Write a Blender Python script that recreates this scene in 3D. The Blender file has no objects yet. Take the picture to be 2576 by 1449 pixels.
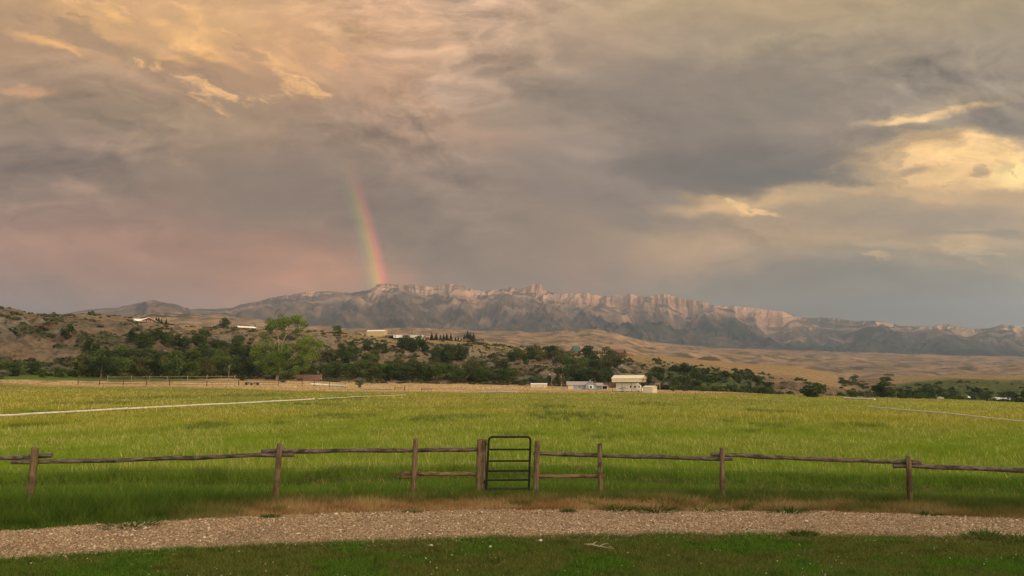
import bpy, math, random
import numpy as np
from mathutils import Vector, Matrix

random.seed(7)
RNG = np.random.default_rng(11)
S = bpy.context.scene
COL = S.collection
PI = math.pi

# ------------------------------------------------------------------ survey
# Sight lines measured in a 2576 x 1449 picture grid, turned into directions
# from the viewpoint, then into places on the ground.
F = 1874.0
CX, CY = 1288.0, 724.5
HOR = 962.0
EYE = 2.65
PITCH = math.atan((HOR - CY) / F)
CP, SP = math.cos(PITCH), math.sin(PITCH)


def ray(x, y):
    X = (x - CX) / F
    Y = (CY - y) / F
    return X, CP - Y * SP, SP + Y * CP      # right, forward, up


def azel(x, y):
    X, fw, up = ray(x, y)
    return math.atan2(X, fw), math.atan2(up, math.hypot(X, fw))


def gp(x, y, z=0.0):
    X, fw, up = ray(x, y)
    t = (z - EYE) / up
    return X * t, fw * t


def at_dist(x, y, d):
    a, e = azel(x, y)
    return math.sin(a) * d, math.cos(a) * d, EYE + d * math.tan(e)


SUN_AZ = math.radians(129.0)
SUN_EL = math.radians(2.0)
SUN = Vector((math.sin(SUN_AZ) * math.cos(SUN_EL), math.cos(SUN_AZ) * math.cos(SUN_EL), math.sin(SUN_EL)))


# ------------------------------------------------------------------ noise
def _hash(ix, iy, seed):
    h = (ix.astype(np.int64) * 374761393 + iy.astype(np.int64) * 668265263 + seed * 1274126177) & 0xFFFFFFFF
    h = ((h ^ (h >> 13)) * 1103515245 + 12345) & 0xFFFFFFFF
    h = ((h ^ (h >> 16)) * 1274126177) & 0xFFFFFFFF
    h = h ^ (h >> 15)
    return (h & 0xFFFFFF).astype(np.float64) / float(0xFFFFFF)


def noise2(x, y, seed=0):
    x = np.asarray(x, float); y = np.asarray(y, float)
    x0 = np.floor(x); y0 = np.floor(y)
    fx = x - x0; fy = y - y0
    ux = fx * fx * fx * (fx * (fx * 6 - 15) + 10)
    uy = fy * fy * fy * (fy * (fy * 6 - 15) + 10)
    out = 0
    g = []
    for dx in (0, 1):
        for dy in (0, 1):
            a = _hash(x0 + dx, y0 + dy, seed) * 2 * PI
            g.append(np.cos(a) * (fx - dx) + np.sin(a) * (fy - dy))
    a0 = g[0] + (g[1] - g[0]) * uy
    a1 = g[2] + (g[3] - g[2]) * uy
    return (a0 + (a1 - a0) * ux) * 1.5


def fbm(x, y, octs=4, seed=0, gain=0.5, lac=2.03):
    s = 0; a = 1.0
    for k in range(octs):
        s = s + a * noise2(x, y, seed + k * 17)
        x = x * lac + 3.1; y = y * lac + 1.7; a *= gain
    return s


def ridged(x, y, octs=4, seed=0, gain=0.5):
    s = 0; a = 1.0; t = 0
    for k in range(octs):
        s = s + a * (1 - np.abs(noise2(x, y, seed + k * 17)) * 1.6)
        t += a
        x = x * 2.07 + 5.2; y = y * 2.07 + 1.3; a *= gain
    return s / t


def sstep(a, b, x):
    t = np.clip((np.asarray(x, float) - a) / (b - a), 0, 1)
    return t * t * (3 - 2 * t)


# ------------------------------------------------------------------ materials
def srgb(r, g, b):
    def c(u):
        u /= 255.0
        return u / 12.92 if u <= 0.04045 else ((u + 0.055) / 1.055) ** 2.4
    return (c(r), c(g), c(b))


class NT:
    def __init__(self, tree):
        self.t = tree; self.n = tree.nodes; self.l = tree.links

    def node(self, typ, inputs=None, **kw):
        nd = self.n.new(typ)
        for k, v in kw.items():
            setattr(nd, k, v)
        for k, v in (inputs or {}).items():
            self.set(nd.inputs[k], v)
        return nd

    def set(self, sock, v):
        if isinstance(v, bpy.types.NodeSocket):
            self.l.new(v, sock)
        elif isinstance(v, bpy.types.Node):
            self.l.new(v.outputs[0], sock)
        else:
            if sock.type == 'RGBA' and len(v) == 3:
                v = (*v, 1)
            sock.default_value = v

    def math(self, op, a, b=0.0, c=None, clamp=False):
        nd = self.node('ShaderNodeMath', operation=op, use_clamp=clamp)
        self.set(nd.inputs[0], a); self.set(nd.inputs[1], b)
        if c is not None:
            self.set(nd.inputs[2], c)
        return nd.outputs[0]

    def vmath(self, op, a, b=None, scale=None):
        nd = self.node('ShaderNodeVectorMath', operation=op)
        self.set(nd.inputs[0], a)
        if b is not None:
            self.set(nd.inputs[1], b)
        if scale is not None:
            self.set(nd.inputs['Scale'], scale)
        return nd.outputs['Value'] if op in ('LENGTH', 'DOT_PRODUCT', 'DISTANCE') else nd.outputs[0]

    def mr(self, v, a, b, c=0.0, d=1.0, smooth=True):
        nd = self.node('ShaderNodeMapRange', interpolation_type='SMOOTHSTEP' if smooth else 'LINEAR')
        for i, x in enumerate((v, a, b, c, d)):
            self.set(nd.inputs[i], x)
        return nd.outputs[0]

    def mix(self, fac, a, b, blend='MIX'):
        nd = self.node('ShaderNodeMix', data_type='RGBA', blend_type=blend)
        self.set(nd.inputs[0], fac); self.set(nd.inputs[6], a); self.set(nd.inputs[7], b)
        return nd.outputs[2]

    def ramp(self, v, stops, interp='LINEAR'):
        nd = self.node('ShaderNodeValToRGB')
        cr = nd.color_ramp
        cr.interpolation = interp
        while len(cr.elements) < len(stops):
            cr.elements.new(0.5)
        for e, (pos, c) in zip(cr.elements, stops):
            e.position = pos
            e.color = (*c, 1) if len(c) == 3 else c
        self.set(nd.inputs[0], v)
        return nd.outputs[0]

    def noise(self, vec, scale, detail=4, rough=0.55, dist=0.0, out=0, dim='3D'):
        nd = self.node('ShaderNodeTexNoise', noise_dimensions=dim, inputs={'Vector': vec, 'Scale': scale, 'Detail': detail, 'Roughness': rough, 'Distortion': dist})
        return nd.outputs[out]


def new_mat(name):
    m = bpy.data.materials.new(name)
    m.use_nodes = True
    nt = NT(m.node_tree)
    bs = m.node_tree.nodes['Principled BSDF']
    return m, nt, bs


def surf(name, col, rough=0.85, var=0.25, scale=6.0, col2=None, bump=0.0, bscale=None, metallic=0.0, attr=None, stretch=(1, 1, 1), spec=0.25, detail=5):
    """Real-world base colour broken up by noise in object space."""
    m, nt, bs = new_mat(name)
    tc = nt.node('ShaderNodeTexCoord').outputs['Object']
    if stretch != (1, 1, 1):
        tc = nt.vmath('MULTIPLY', tc, stretch)
    nz = nt.noise(tc, scale, detail, 0.62)
    f = nt.mr(nz, 0.3, 0.7)
    if attr:
        base = nt.node('ShaderNodeAttribute', attribute_name=attr).outputs['Color']
        lo = nt.vmath('SCALE', base, scale=1 - var)
        hi = nt.vmath('SCALE', base, scale=1 + var)
        c = nt.mix(f, lo, hi)
    else:
        lo = tuple(x * (1 - var) for x in col)
        hi = col2 or tuple(min(1, x * (1 + var)) for x in col)
        c = nt.mix(f, lo, hi)
    nt.set(bs.inputs['Base Color'], c)
    bs.inputs['Roughness'].default_value = rough
    bs.inputs['Metallic'].default_value = metallic
    bs.inputs['Specular IOR Level'].default_value = spec
    if bump:
        nb = nt.noise(tc, bscale or scale * 3, 5, 0.6)
        b = nt.node('ShaderNodeBump', {'Strength': 1.0, 'Distance': bump, 'Height': nb})
        nt.set(bs.inputs['Normal'], b)
    return m


def foliage_mat(name, trans=0.35):
    m, nt, bs = new_mat(name)
    nt.n.remove(bs)
    out = nt.n['Material Output']
    c = nt.node('ShaderNodeAttribute', attribute_name='Col').outputs['Color']
    oi = nt.node('ShaderNodeObjectInfo').outputs['Random']
    v = nt.mr(oi, 0, 1, 0.8, 1.2, smooth=False)
    c = nt.vmath('SCALE', c, scale=v)
    d = nt.node('ShaderNodeBsdfDiffuse', {'Color': c})
    t = nt.node('ShaderNodeBsdfTranslucent', {'Color': c})
    mx = nt.node('ShaderNodeMixShader', {0: trans, 1: d, 2: t})
    nt.set(out.inputs['Surface'], mx)
    return m


# ------------------------------------------------------------------ mesh helpers
def mesh_np(name, verts, faces, mat, cols=None, smooth=False, parent=None):
    """verts (N,3), faces (M,k) numpy arrays, one colour per vertex or per face."""
    me = bpy.data.meshes.new(name)
    verts = np.ascontiguousarray(verts, dtype=np.float32)
    faces = np.ascontiguousarray(faces, dtype=np.int32)
    k = faces.shape[1]
    me.vertices.add(len(verts)); me.vertices.foreach_set('co', verts.ravel())
    me.loops.add(faces.size); me.loops.foreach_set('vertex_index', faces.ravel())
    me.polygons.add(len(faces))
    me.polygons.foreach_set('loop_start', np.arange(0, faces.size, k, dtype=np.int32))
    me.polygons.foreach_set('loop_total', np.full(len(faces), k, dtype=np.int32))
    me.update(calc_edges=True)
    if cols is not None:
        cols = np.asarray(cols, dtype=np.float32)
        c4 = np.ones((len(cols), 4), np.float32); c4[:, :3] = np.clip(cols, 0, 1)
        dom = 'POINT' if len(cols) == len(verts) else 'FACE'
        if dom == 'FACE':
            a = me.attributes.new('Col', 'FLOAT_COLOR', 'FACE')
        else:
            a = me.attributes.new('Col', 'FLOAT_COLOR', 'POINT')
        a.data.foreach_set('color', c4.ravel())
    me.polygons.foreach_set('use_smooth', np.full(len(faces), bool(smooth)))
    me.materials.append(mat)
    o = bpy.data.objects.new(name, me)
    COL.objects.link(o)
    if parent:
        o.parent = parent
    return o


class MB:
    def __init__(self):
        self.v = []; self.f = []

    def quad(self, a, b, c, d):
        n = len(self.v); self.v += [a, b, c, d]; self.f.append((n, n + 1, n + 2, n + 3)); return self

    def box(self, cx, cy, cz, sx, sy, sz):
        n = len(self.v)
        for z in (-1, 1):
            for (x, y) in ((-1, -1), (1, -1), (1, 1), (-1, 1)):
                self.v.append((cx + x * sx / 2, cy + y * sy / 2, cz + z * sz / 2))
        for q in ((3, 2, 1, 0), (4, 5, 6, 7), (0, 1, 5, 4), (1, 2, 6, 5), (2, 3, 7, 6), (3, 0, 4, 7)):
            self.f.append(tuple(n + i for i in q))
        return self

    def prism(self, poly, axis, a, b):
        """poly: list of (u, w); axis 'x' extrudes along x (u = y), axis 'y' along y (u = x)."""
        n = len(self.v); k = len(poly)
        for t in (a, b):
            for (u, w) in poly:
                self.v.append((t, u, w) if axis == 'x' else (u, t, w))
        self.f.append(tuple(n + i for i in range(k))[::-1])
        self.f.append(tuple(n + k + i for i in range(k)))
        for i in range(k):
            j = (i + 1) % k
            self.f.append((n + i, n + j, n + k + j, n + k + i))
        return self

    def tube(self, pts, rad, n=8, jitter=0.0, caps=True):
        pts = [Vector(q) for q in pts]
        if not isinstance(rad, (list, tuple)):
            rad = [rad] * len(pts)
        base = len(self.v)
        up = None
        for i, q in enumerate(pts):
            t = (pts[min(i + 1, len(pts) - 1)] - pts[max(i - 1, 0)]).normalized()
            if up is None:
                up = Vector((0, 0, 1)) if abs(t.z) < 0.9 else Vector((1, 0, 0))
            s = t.cross(up).normalized(); u = s.cross(t).normalized(); up = u
            for k in range(n):
                a = 2 * PI * k / n
                r = rad[i] * (1 + (random.random() - 0.5) * jitter)
                self.v.append(tuple(q + (s * math.cos(a) + u * math.sin(a)) * r))
        for i in range(len(pts) - 1):
            for k in range(n):
                a = base + i * n + k; b = base + i * n + (k + 1) % n
                self.f.append((a, b, b + n, a + n))
        if caps:
            self.f.append(tuple(base + k for k in range(n))[::-1])
            self.f.append(tuple(base + (len(pts) - 1) * n + k for k in range(n)))
        return self

    def build(self, name, mat, parent=None, smooth=False, loc=None, bevel=0.0):
        me = bpy.data.meshes.new(name)
        me.from_pydata([tuple(q) for q in self.v], [], self.f)
        me.update()
        import bmesh
        bm = bmesh.new(); bm.from_mesh(me)
        bmesh.ops.recalc_face_normals(bm, faces=bm.faces)
        bm.to_mesh(me); bm.free()
        if smooth:
            me.polygons.foreach_set('use_smooth', [True] * len(me.polygons))
            try:
                me.set_sharp_from_angle(angle=math.radians(40))
            except Exception:
                pass
        me.materials.append(mat)
        o = bpy.data.objects.new(name, me)
        COL.objects.link(o)
        if parent:
            o.parent = parent
        if loc:
            o.location = loc
        if bevel:
            md = o.modifiers.new('bevel', 'BEVEL'); md.width = bevel; md.segments = 2; md.limit_method = 'ANGLE'
        return o


def tag(o, label=None, cat=None, group=None, kind=None):
    if label: o['label'] = label
    if cat: o['category'] = cat
    if group: o['group'] = group
    if kind: o['kind'] = kind
    return o


def thing(name, loc, rz, label, cat, group=None):
    o = bpy.data.objects.new(name, None)
    COL.objects.link(o)
    o.empty_display_size = 0.2
    o.location = loc; o.rotation_euler = (0, 0, rz)
    return tag(o, label, cat, group)


def dup(root, loc, rz, sc, label, group=None):
    r = root.copy(); COL.objects.link(r)
    r.location = loc; r.rotation_euler = (0, 0, rz); r.scale = sc if isinstance(sc, tuple) else (sc,) * 3
    r['label'] = label
    if group: r['group'] = group
    for ch in root.children:
        c = ch.copy(); COL.objects.link(c); c.parent = r
        for g in ch.children:
            d = g.copy(); COL.objects.link(d); d.parent = c
    return r

# ------------------------------------------------------------------ camera
cam = bpy.data.cameras.new('camera')
cam.sensor_width = 36.0
cam.lens = 36.0 * F / 2576.0
cam.clip_start = 0.1
cam.clip_end = 30000
co = bpy.data.objects.new('camera', cam)
COL.objects.link(co)
co.location = (0, 0, EYE)
co.rotation_euler = (PI / 2 + PITCH, 0, 0)
S.camera = co
S.view_settings.view_transform = 'Standard'
S.view_settings.look = 'None'
S.view_settings.exposure = 0.0
S.view_settings.gamma = 1.0
S.render.engine = 'CYCLES'
S.cycles.use_denoising = True
S.cycles.max_bounces = 6
S.cycles.diffuse_bounces = 3
S.cycles.transparent_max_bounces = 12
S.cycles.volume_bounces = 0

# ------------------------------------------------------------------ sky
W = bpy.data.worlds.new('World')
S.world = W
W.use_nodes = True
w = NT(W.node_tree)
w.n.clear()
geo = w.node('ShaderNodeTexCoord').outputs['Generated']
dirv = w.vmath('NORMALIZE', geo)
sx = w.node('ShaderNodeSeparateXYZ', {0: dirv})
dx, dy, dz = sx.outputs
yc = w.math('MAXIMUM', dy, 0.12)
gx = w.math('DIVIDE', dx, yc)          # sideways slope of the sight line
gz = w.math('DIVIDE', dz, yc)          # upward slope of the sight line
pl = w.node('ShaderNodeCombineXYZ', {0: gx, 1: gz, 2: 0.0}).outputs[0]
aniso = w.vmath('MULTIPLY', pl, (1.0, 2.3, 1.0))
# sheared copy: cloud streaks that fall from upper left to lower right on the left half
n1 = w.noise(aniso, 3.2, 5, 0.55, out=1, dim='2D')
n2 = w.noise(aniso, 11.0, 5, 0.6, out=1, dim='2D')
w1 = w.vmath('MULTIPLY', w.vmath('SUBTRACT', n1, (0.5, 0.5, 0.5)), (0.20, 0.085, 0.0))
w2 = w.vmath('MULTIPLY', w.vmath('SUBTRACT', n2, (0.5, 0.5, 0.5)), (0.085, 0.045, 0.0))
WP = w.vmath('ADD', w.vmath('ADD', pl, w1), w2)
WS = w.vmath('ADD', pl, w.vmath('SCALE', w.vmath('ADD', w.vmath('SCALE', w1, scale=0.35), w2), scale=0.62))
ss = w.node('ShaderNodeSeparateXYZ', {0: WP})
px_, pz_ = ss.outputs[0], ss.outputs[1]


def slope(x, y):
    X, fw, up = ray(x, y)
    return X / fw, up / fw


GX = [-200, 0, 240, 480, 720, 960, 1200, 1440, 1680, 1920, 2160, 2400, 2576, 2776]
GROWS = [
    (-200, [(170,140,112)]*1 + [(180,150,118),(190,156,120),(195,160,124),(198,162,128),(196,162,132),(188,160,136),(184,160,134),(180,158,130),(175,154,124),(170,152,120),(165,148,118),(165,148,118),(165,148,118)]),
    (0,   [(185,155,116),(190,158,118),(208,170,124),(214,176,130),(206,170,130),(205,170,138),(196,168,142),(190,166,138),(184,164,132),(178,158,126),(172,154,122),(166,150,120),(164,148,118),(164,148,118)]),
    (110, [(170,142,112),(176,146,114),(196,160,118),(212,172,124),(206,168,126),(200,164,128),(186,160,136),(176,154,130),(168,150,128),(164,148,124),(162,146,122),(156,142,120),(156,142,120),(156,142,120)]),
    (220, [(160,135,108),(164,138,110),(166,140,114),(178,146,116),(188,152,120),(190,156,126),(174,150,130),(164,146,126),(154,138,122),(150,136,122),(150,136,120),(146,134,116),(146,134,116),(146,134,116)]),
    (310, [(152,130,106),(154,132,106),(158,136,110),(164,140,114),(166,140,116),(168,142,120),(166,142,122),(160,142,126),(150,134,120),(148,134,122),(150,136,118),(160,142,116),(150,136,116),(150,136,116)]),
    (400, [(136,116,100),(140,118,102),(146,124,106),(150,128,108),(146,126,110),(148,128,112),(154,134,120),(152,136,124),(136,122,112),(128,116,108),(146,132,114),(190,162,124),(222,190,136),(222,190,136)]),
    (490, [(142,120,104),(146,122,104),(150,124,106),(146,122,106),(138,120,106),(138,120,108),(144,126,114),(144,128,118),(148,134,118),(168,148,122),(166,148,120),(176,154,122),(188,164,124),(188,164,124)]),
    (580, [(162,126,108),(162,126,106),(158,124,106),(152,122,106),(148,124,108),(142,122,108),(140,124,112),(150,132,116),(168,146,122),(174,152,124),(170,150,122),(164,146,120),(168,148,120),(168,148,120)]),
    (660, [(166,128,110),(168,130,110),(166,128,108),(164,128,108),(172,132,110),(152,126,110),(144,126,114),(152,132,118),(164,142,122),(160,142,120),(148,136,118),(150,138,116),(156,142,118),(156,142,118)]),
    (730, [(156,122,108),(156,122,106),(162,126,108),(168,130,110),(186,140,114),(166,132,112),(146,126,114),(146,128,116),(148,132,118),(140,130,116),(134,128,116),(134,128,114),(138,132,114),(138,132,114)]),
    (800, [(128,112,102),(130,114,104),(150,122,108),(164,130,112),(176,138,114),(160,130,112),(146,128,116),(144,128,116),(140,128,116),(134,128,116),(132,128,116),(128,124,116),(128,124,116),(128,124,116)]),
]
u = w.mr(px_, -0.85, 0.85, smooth=False)
base = None
prev = None
for (yy, cols) in GROWS:
    stops = []
    for x, c in zip(GX, cols):
        stops.append((min(1, max(0, (slope(x, 500)[0] + 0.85) / 1.7)), srgb(*c)))
    r = w.ramp(u, stops, 'EASE')
    zz = slope(1288, yy)[1]
    if base is None:
        base = r
    else:
        base = w.mix(w.mr(pz_, prev, zz), base, r)
    prev = zz
sky = base


ROT = {}


def rotated(deg, small):
    """The torn direction plane turned by deg, made once per angle."""
    key = (deg, small)
    src = WS if small else WP
    if key not in ROT:
        a = math.radians(deg)
        if deg == 0:
            ROT[key] = src
        else:
            A = w.vmath('DOT_PRODUCT', src, (math.cos(a), math.sin(a), 0))
            B = w.vmath('DOT_PRODUCT', src, (-math.sin(a), math.cos(a), 0))
            ROT[key] = w.node('ShaderNodeCombineXYZ', {0: A, 1: B, 2: 0.0}).outputs[0]
    return ROT[key]


def stroke(x, y, rx, ry, ang, col, amt=1.0, core=0.25):
    """A cloud mass or gap: an ellipse in direction space with edges torn by the noise."""
    global sky
    deg = -min((-14, -6, 0, 6, 14, 22, 30, 50), key=lambda q: abs(q - ang))
    a = math.radians(deg)
    c = slope(x, y)
    cu = c[0] * math.cos(a) + c[1] * math.sin(a)
    cv = -c[0] * math.sin(a) + c[1] * math.cos(a)
    k = (F / rx, F / ry)
    nd = w.node('ShaderNodeVectorMath', operation='MULTIPLY_ADD')
    w.set(nd.inputs[0], rotated(deg, ry < 45))
    nd.inputs[1].default_value = (k[0], k[1], 0)
    nd.inputs[2].default_value = (-cu * k[0], -cv * k[1], 0)
    L = w.vmath('LENGTH', nd.outputs[0])
    m = w.mr(L, 1.42, core, 0.0, amt)
    sky = w.mix(m, sky, srgb(*col))


def torn(x, y, rx, ry, ang, col, scale, squash, lo, hi, amt, seed):
    """Broken cloud: a patch of sky where a sharp-edged fractal of cloudlets shows."""
    global sky
    c = slope(x, y)
    a = math.radians(-ang)
    A = w.vmath('DOT_PRODUCT', WS, (math.cos(a), math.sin(a), 0))
    B = w.vmath('DOT_PRODUCT', WS, (-math.sin(a), math.cos(a), 0))
    q = w.node('ShaderNodeCombineXYZ', {0: A, 1: B, 2: 0.0}).outputs[0]
    cu = c[0] * math.cos(a) + c[1] * math.sin(a); cv = -c[0] * math.sin(a) + c[1] * math.cos(a)
    nd = w.node('ShaderNodeVectorMath', operation='MULTIPLY_ADD')
    w.set(nd.inputs[0], q)
    nd.inputs[1].default_value = (F / rx, F / ry, 0)
    nd.inputs[2].default_value = (-cu * F / rx, -cv * F / ry, 0)
    reg = w.mr(w.vmath('LENGTH', nd.outputs[0]), 1.35, 0.35)
    ns = w.noise(w.vmath('ADD', w.vmath('MULTIPLY', q, (1.0, squash, 1.0)), (seed, seed * 0.7, 0)), scale, 6, 0.58, dim='2D')
    ns = w.math('ADD', ns, w.math('MULTIPLY', w.math('SUBTRACT', reg, 1.0), 0.30))
    sky = w.mix(w.mr(ns, lo, hi, 0.0, amt), sky, srgb(*col))


# broad masses of the left half
stroke(120, 390, 330, 75, 6, (136, 116, 100), 0.8, 0.1)
stroke(830, 480, 330, 80, 8, (134, 116, 104), 0.85, 0.1)
stroke(1130, 560, 200, 150, 0, (138, 122, 110), 0.8, 0.1)
stroke(620, 290, 360, 60, 12, (158, 136, 112), 0.6, 0.1)
stroke(1010, 250, 260, 38, 22, (192, 158, 130), 0.6, 0.1)
stroke(1130, 310, 220, 40, 18, (178, 150, 126), 0.6, 0.1)
stroke(420, 560, 420, 40, 8, (150, 122, 106), 0.5, 0.1)
stroke(330, 640, 420, 70, 0, (172, 132, 112), 0.6, 0.1)
stroke(840, 710, 210, 55, 0, (196, 150, 120), 0.7, 0.05)
stroke(70, 780, 260, 50, 0, (130, 114, 106), 0.7, 0.1)
# sunlit yellow cloud tops, upper left
stroke(330, 140, 190, 26, 22, (168, 142, 112), 0.6, 0.1)
stroke(250, 60, 130, 30, 28, (216, 176, 120), 0.75, 0.1)
stroke(285, 38, 62, 13, 30, (234, 192, 126), 0.8, 0.1)
stroke(110, 104, 95, 16, 16, (232, 186, 122), 0.9, 0.1)
stroke(160, 122, 50, 9, 30, (236, 188, 122), 0.8, 0.1)
stroke(395, 48, 40, 18, 12, (228, 188, 126), 0.8, 0.1)
stroke(500, 55, 75, 26, 48, (228, 186, 126), 0.8, 0.1)
stroke(510, 128, 150, 30, 30, (232, 188, 124), 0.85, 0.1)
stroke(470, 150, 90, 12, 6, (236, 190, 128), 0.6, 0.1)
stroke(560, 175, 150, 16, 20, (170, 140, 114), 0.7, 0.1)
stroke(690, 155, 90, 18, 24, (228, 184, 128), 0.8, 0.1)
stroke(760, 185, 90, 14, 24, (214, 174, 126), 0.6, 0.1)
stroke(860, 150, 80, 60, 50, (206, 168, 128), 0.6, 0.1)
stroke(850, 70, 72, 16, 4, (230, 192, 146), 0.95, 0.15)
stroke(870, 86, 50, 9, 14, (214, 176, 134), 0.7, 0.1)
stroke(75, 234, 105, 13, 8, (206, 162, 120), 0.8, 0.1)
stroke(630, 62, 120, 26, 30, (210, 174, 124), 0.5, 0.1)
stroke(430, 215, 240, 26, 14, (180, 150, 120), 0.5, 0.1)
torn(420, 110, 620, 190, 26, (160, 134, 106), 5.0, 3.0, 0.50, 0.62, 0.65, 2.0)
torn(440, 120, 560, 170, 26, (238, 194, 134), 7.5, 3.0, 0.51, 0.66, 0.85, 7.3)
torn(780, 160, 330, 110, 30, (226, 182, 134), 7.0, 2.6, 0.50, 0.66, 0.75, 4.1)
torn(990, 250, 260, 50, 14, (206, 176, 148), 9.0, 2.0, 0.52, 0.66, 0.45, 9.4)
# right half: grey decks
stroke(1330, 120, 130, 80, 0, (182, 158, 132), 0.6, 0.1)
stroke(1660, 200, 330, 80, 8, (158, 142, 124), 0.7, 0.1)
stroke(1780, 330, 330, 90, -4, (146, 132, 118), 0.8, 0.15)
stroke(1560, 490, 230, 70, 18, (146, 132, 122), 0.85, 0.2)
stroke(1500, 400, 150, 18, 18, (172, 154, 138), 0.5, 0.1)
stroke(1640, 560, 130, 34, 8, (144, 130, 116), 0.7, 0.2)
stroke(2080, 215, 340, 30, -4, (160, 144, 124), 0.6, 0.1)
stroke(2330, 240, 300, 50, -10, (140, 128, 114), 0.75, 0.15)
stroke(2440, 130, 260, 60, -6, (148, 134, 116), 0.6, 0.1)
stroke(2050, 80, 260, 24, -14, (178, 162, 128), 0.6, 0.1)
stroke(2150, 165, 200, 14, -16, (172, 156, 126), 0.5, 0.1)
# the yellow gap
stroke(2400, 410, 230, 80, 0, (232, 196, 136), 0.9, 0.3)
stroke(2530, 405, 165, 54, 10, (250, 214, 148), 1.0, 0.45)
stroke(2590, 440, 110, 40, 0, (255, 228, 156), 1.0, 0.4)
stroke(2270, 300, 120, 12, -4, (224, 192, 138), 0.9, 0.3)
stroke(2440, 276, 100, 12, -10, (222, 190, 136), 0.8, 0.2)
stroke(2500, 308, 130, 30, -2, (132, 120, 106), 1.0, 0.55)
stroke(2330, 318, 90, 12, -2, (140, 128, 112), 0.8, 0.4)
stroke(2200, 340, 60, 40, 30, (146, 132, 116), 0.8, 0.3)
stroke(2300, 430, 50, 12, -6, (168, 146, 114), 0.85, 0.3)
stroke(2450, 432, 34, 9, 0, (178, 152, 112), 0.8, 0.3)
stroke(2540, 492, 90, 24, -14, (186, 158, 118), 0.9, 0.3)
# the dark storm base and the light under it
stroke(1880, 505, 260, 26, -6, (214, 184, 134), 0.8, 0.1)
stroke(1800, 500, 110, 30, 16, (226, 192, 134), 0.8, 0.1)
stroke(1690, 610, 250, 60, 0, (190, 164, 128), 0.55, 0.05)
stroke(1860, 415, 350, 66, -2, (118, 108, 100), 0.95, 0.25)
stroke(1960, 440, 210, 40, -4, (110, 104, 98), 0.8, 0.2)
stroke(1720, 455, 170, 26, 6, (114, 104, 98), 0.8, 0.2)
stroke(2160, 465, 90, 18, 8, (136, 124, 108), 0.8, 0.2)
stroke(2230, 480, 260, 14, 6, (208, 178, 128), 0.7, 0.2)
stroke(2330, 545, 300, 26, 2, (154, 138, 118), 0.85, 0.2)
stroke(2500, 590, 160, 9, 3, (136, 126, 110), 0.8, 0.2)
stroke(2400, 612, 280, 22, 2, (196, 170, 126), 0.7, 0.1)
stroke(2060, 600, 200, 24, -4, (192, 166, 126), 0.5, 0.1)
stroke(2420, 672, 330, 20, 5, (170, 152, 120), 0.6, 0.1)
stroke(2120, 720, 420, 60, 3, (122, 117, 109), 0.85, 0.15)
stroke(2300, 790, 620, 60, 2, (108, 106, 102), 0.8, 0.1)
stroke(1600, 790, 420, 70, 0, (122, 112, 102), 0.6, 0.1)
stroke(2380, 695, 180, 9, 8, (126, 122, 112), 0.7, 0.2)
stroke(1400, 690, 90, 60, 60, (166, 132, 118), 0.4, 0.05)

torn(2290, 440, 330, 110, -4, (180, 156, 120), 15.0, 1.8, 0.52, 0.60, 0.65, 3.7)
torn(1830, 525, 300, 60, 10, (240, 206, 146), 12.0, 1.9, 0.50, 0.62, 0.8, 6.2)
torn(2250, 580, 420, 110, 2, (150, 134, 114), 5.0, 3.6, 0.50, 0.62, 0.55, 1.3)
torn(2300, 640, 420, 70, 2, (214, 186, 138), 6.0, 4.0, 0.54, 0.66, 0.5, 8.8)
torn(2050, 170, 560, 170, -12, (128, 118, 106), 3.6, 2.2, 0.50, 0.64, 0.5, 5.5)
torn(1650, 300, 480, 190, 10, (120, 109, 100), 4.2, 2.0, 0.48, 0.64, 0.6, 0.4)
torn(1500, 330, 300, 110, 16, (184, 164, 144), 5.5, 2.4, 0.55, 0.70, 0.4, 2.9)
torn(350, 330, 520, 130, 8, (178, 150, 120), 4.2, 2.6, 0.53, 0.70, 0.45, 6.9)
stroke(1680, 240, 430, 130, 6, (136, 124, 113), 0.85, 0.15)
stroke(2150, 200, 360, 90, -6, (136, 126, 112), 0.75, 0.1)
stroke(1500, 520, 200, 60, 14, (132, 120, 111), 0.6, 0.15)
stroke(1850, 425, 300, 42, -2, (114, 107, 101), 0.9, 0.4)
stroke(1960, 445, 180, 24, -2, (104, 99, 94), 0.8, 0.3)
stroke(1640, 440, 150, 26, 14, (120, 111, 103), 0.7, 0.2)
# billow relief: difference of the same fractal at two nearby places, towards the sun side
bv = w.vmath('ADD', w.vmath('MULTIPLY', pl, (1.0, 1.9, 1.0)), w.vmath('SCALE', w1, scale=1.3))
ba = w.noise(bv, 7.0, 6, 0.55, 0.0, dim='2D')
bb = w.noise(w.vmath('ADD', bv, (0.012, 0.03, 0)), 7.0, 6, 0.55, 0.0, dim='2D')
rel = w.math('SUBTRACT', ba, bb)
amt_n = w.noise(aniso, 2.2, 2, 0.5, dim='2D')
amp = w.mr(amt_n, 0.35, 0.65, 0.35, 1.5)
low = w.mr(gz, 0.12, 0.32, 0.25, 1.0)
rel = w.math('MULTIPLY', w.math('MULTIPLY', rel, amp), low)
sky = w.vmath('SCALE', sky, scale=w.math('ADD', w.math('MULTIPLY', rel, 1.35), 1.0))
fine = w.noise(aniso, 34.0, 4, 0.65, dim='2D')
sky = w.vmath('SCALE', sky, scale=w.mr(fine, 0.25, 0.75, 0.965, 1.035, smooth=False))

gain = w.mix(w.mr(gz, 0.10, 0.34), (1.13, 1.0, 0.86, 1), (1.045, 0.985, 0.935, 1))
sky = w.vmath('MULTIPLY', sky, gain)
sky = w.vmath('SCALE', w.node('ShaderNodeGamma', {'Color': sky, 'Gamma': 1.18}).outputs[0], scale=1.235)
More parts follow.
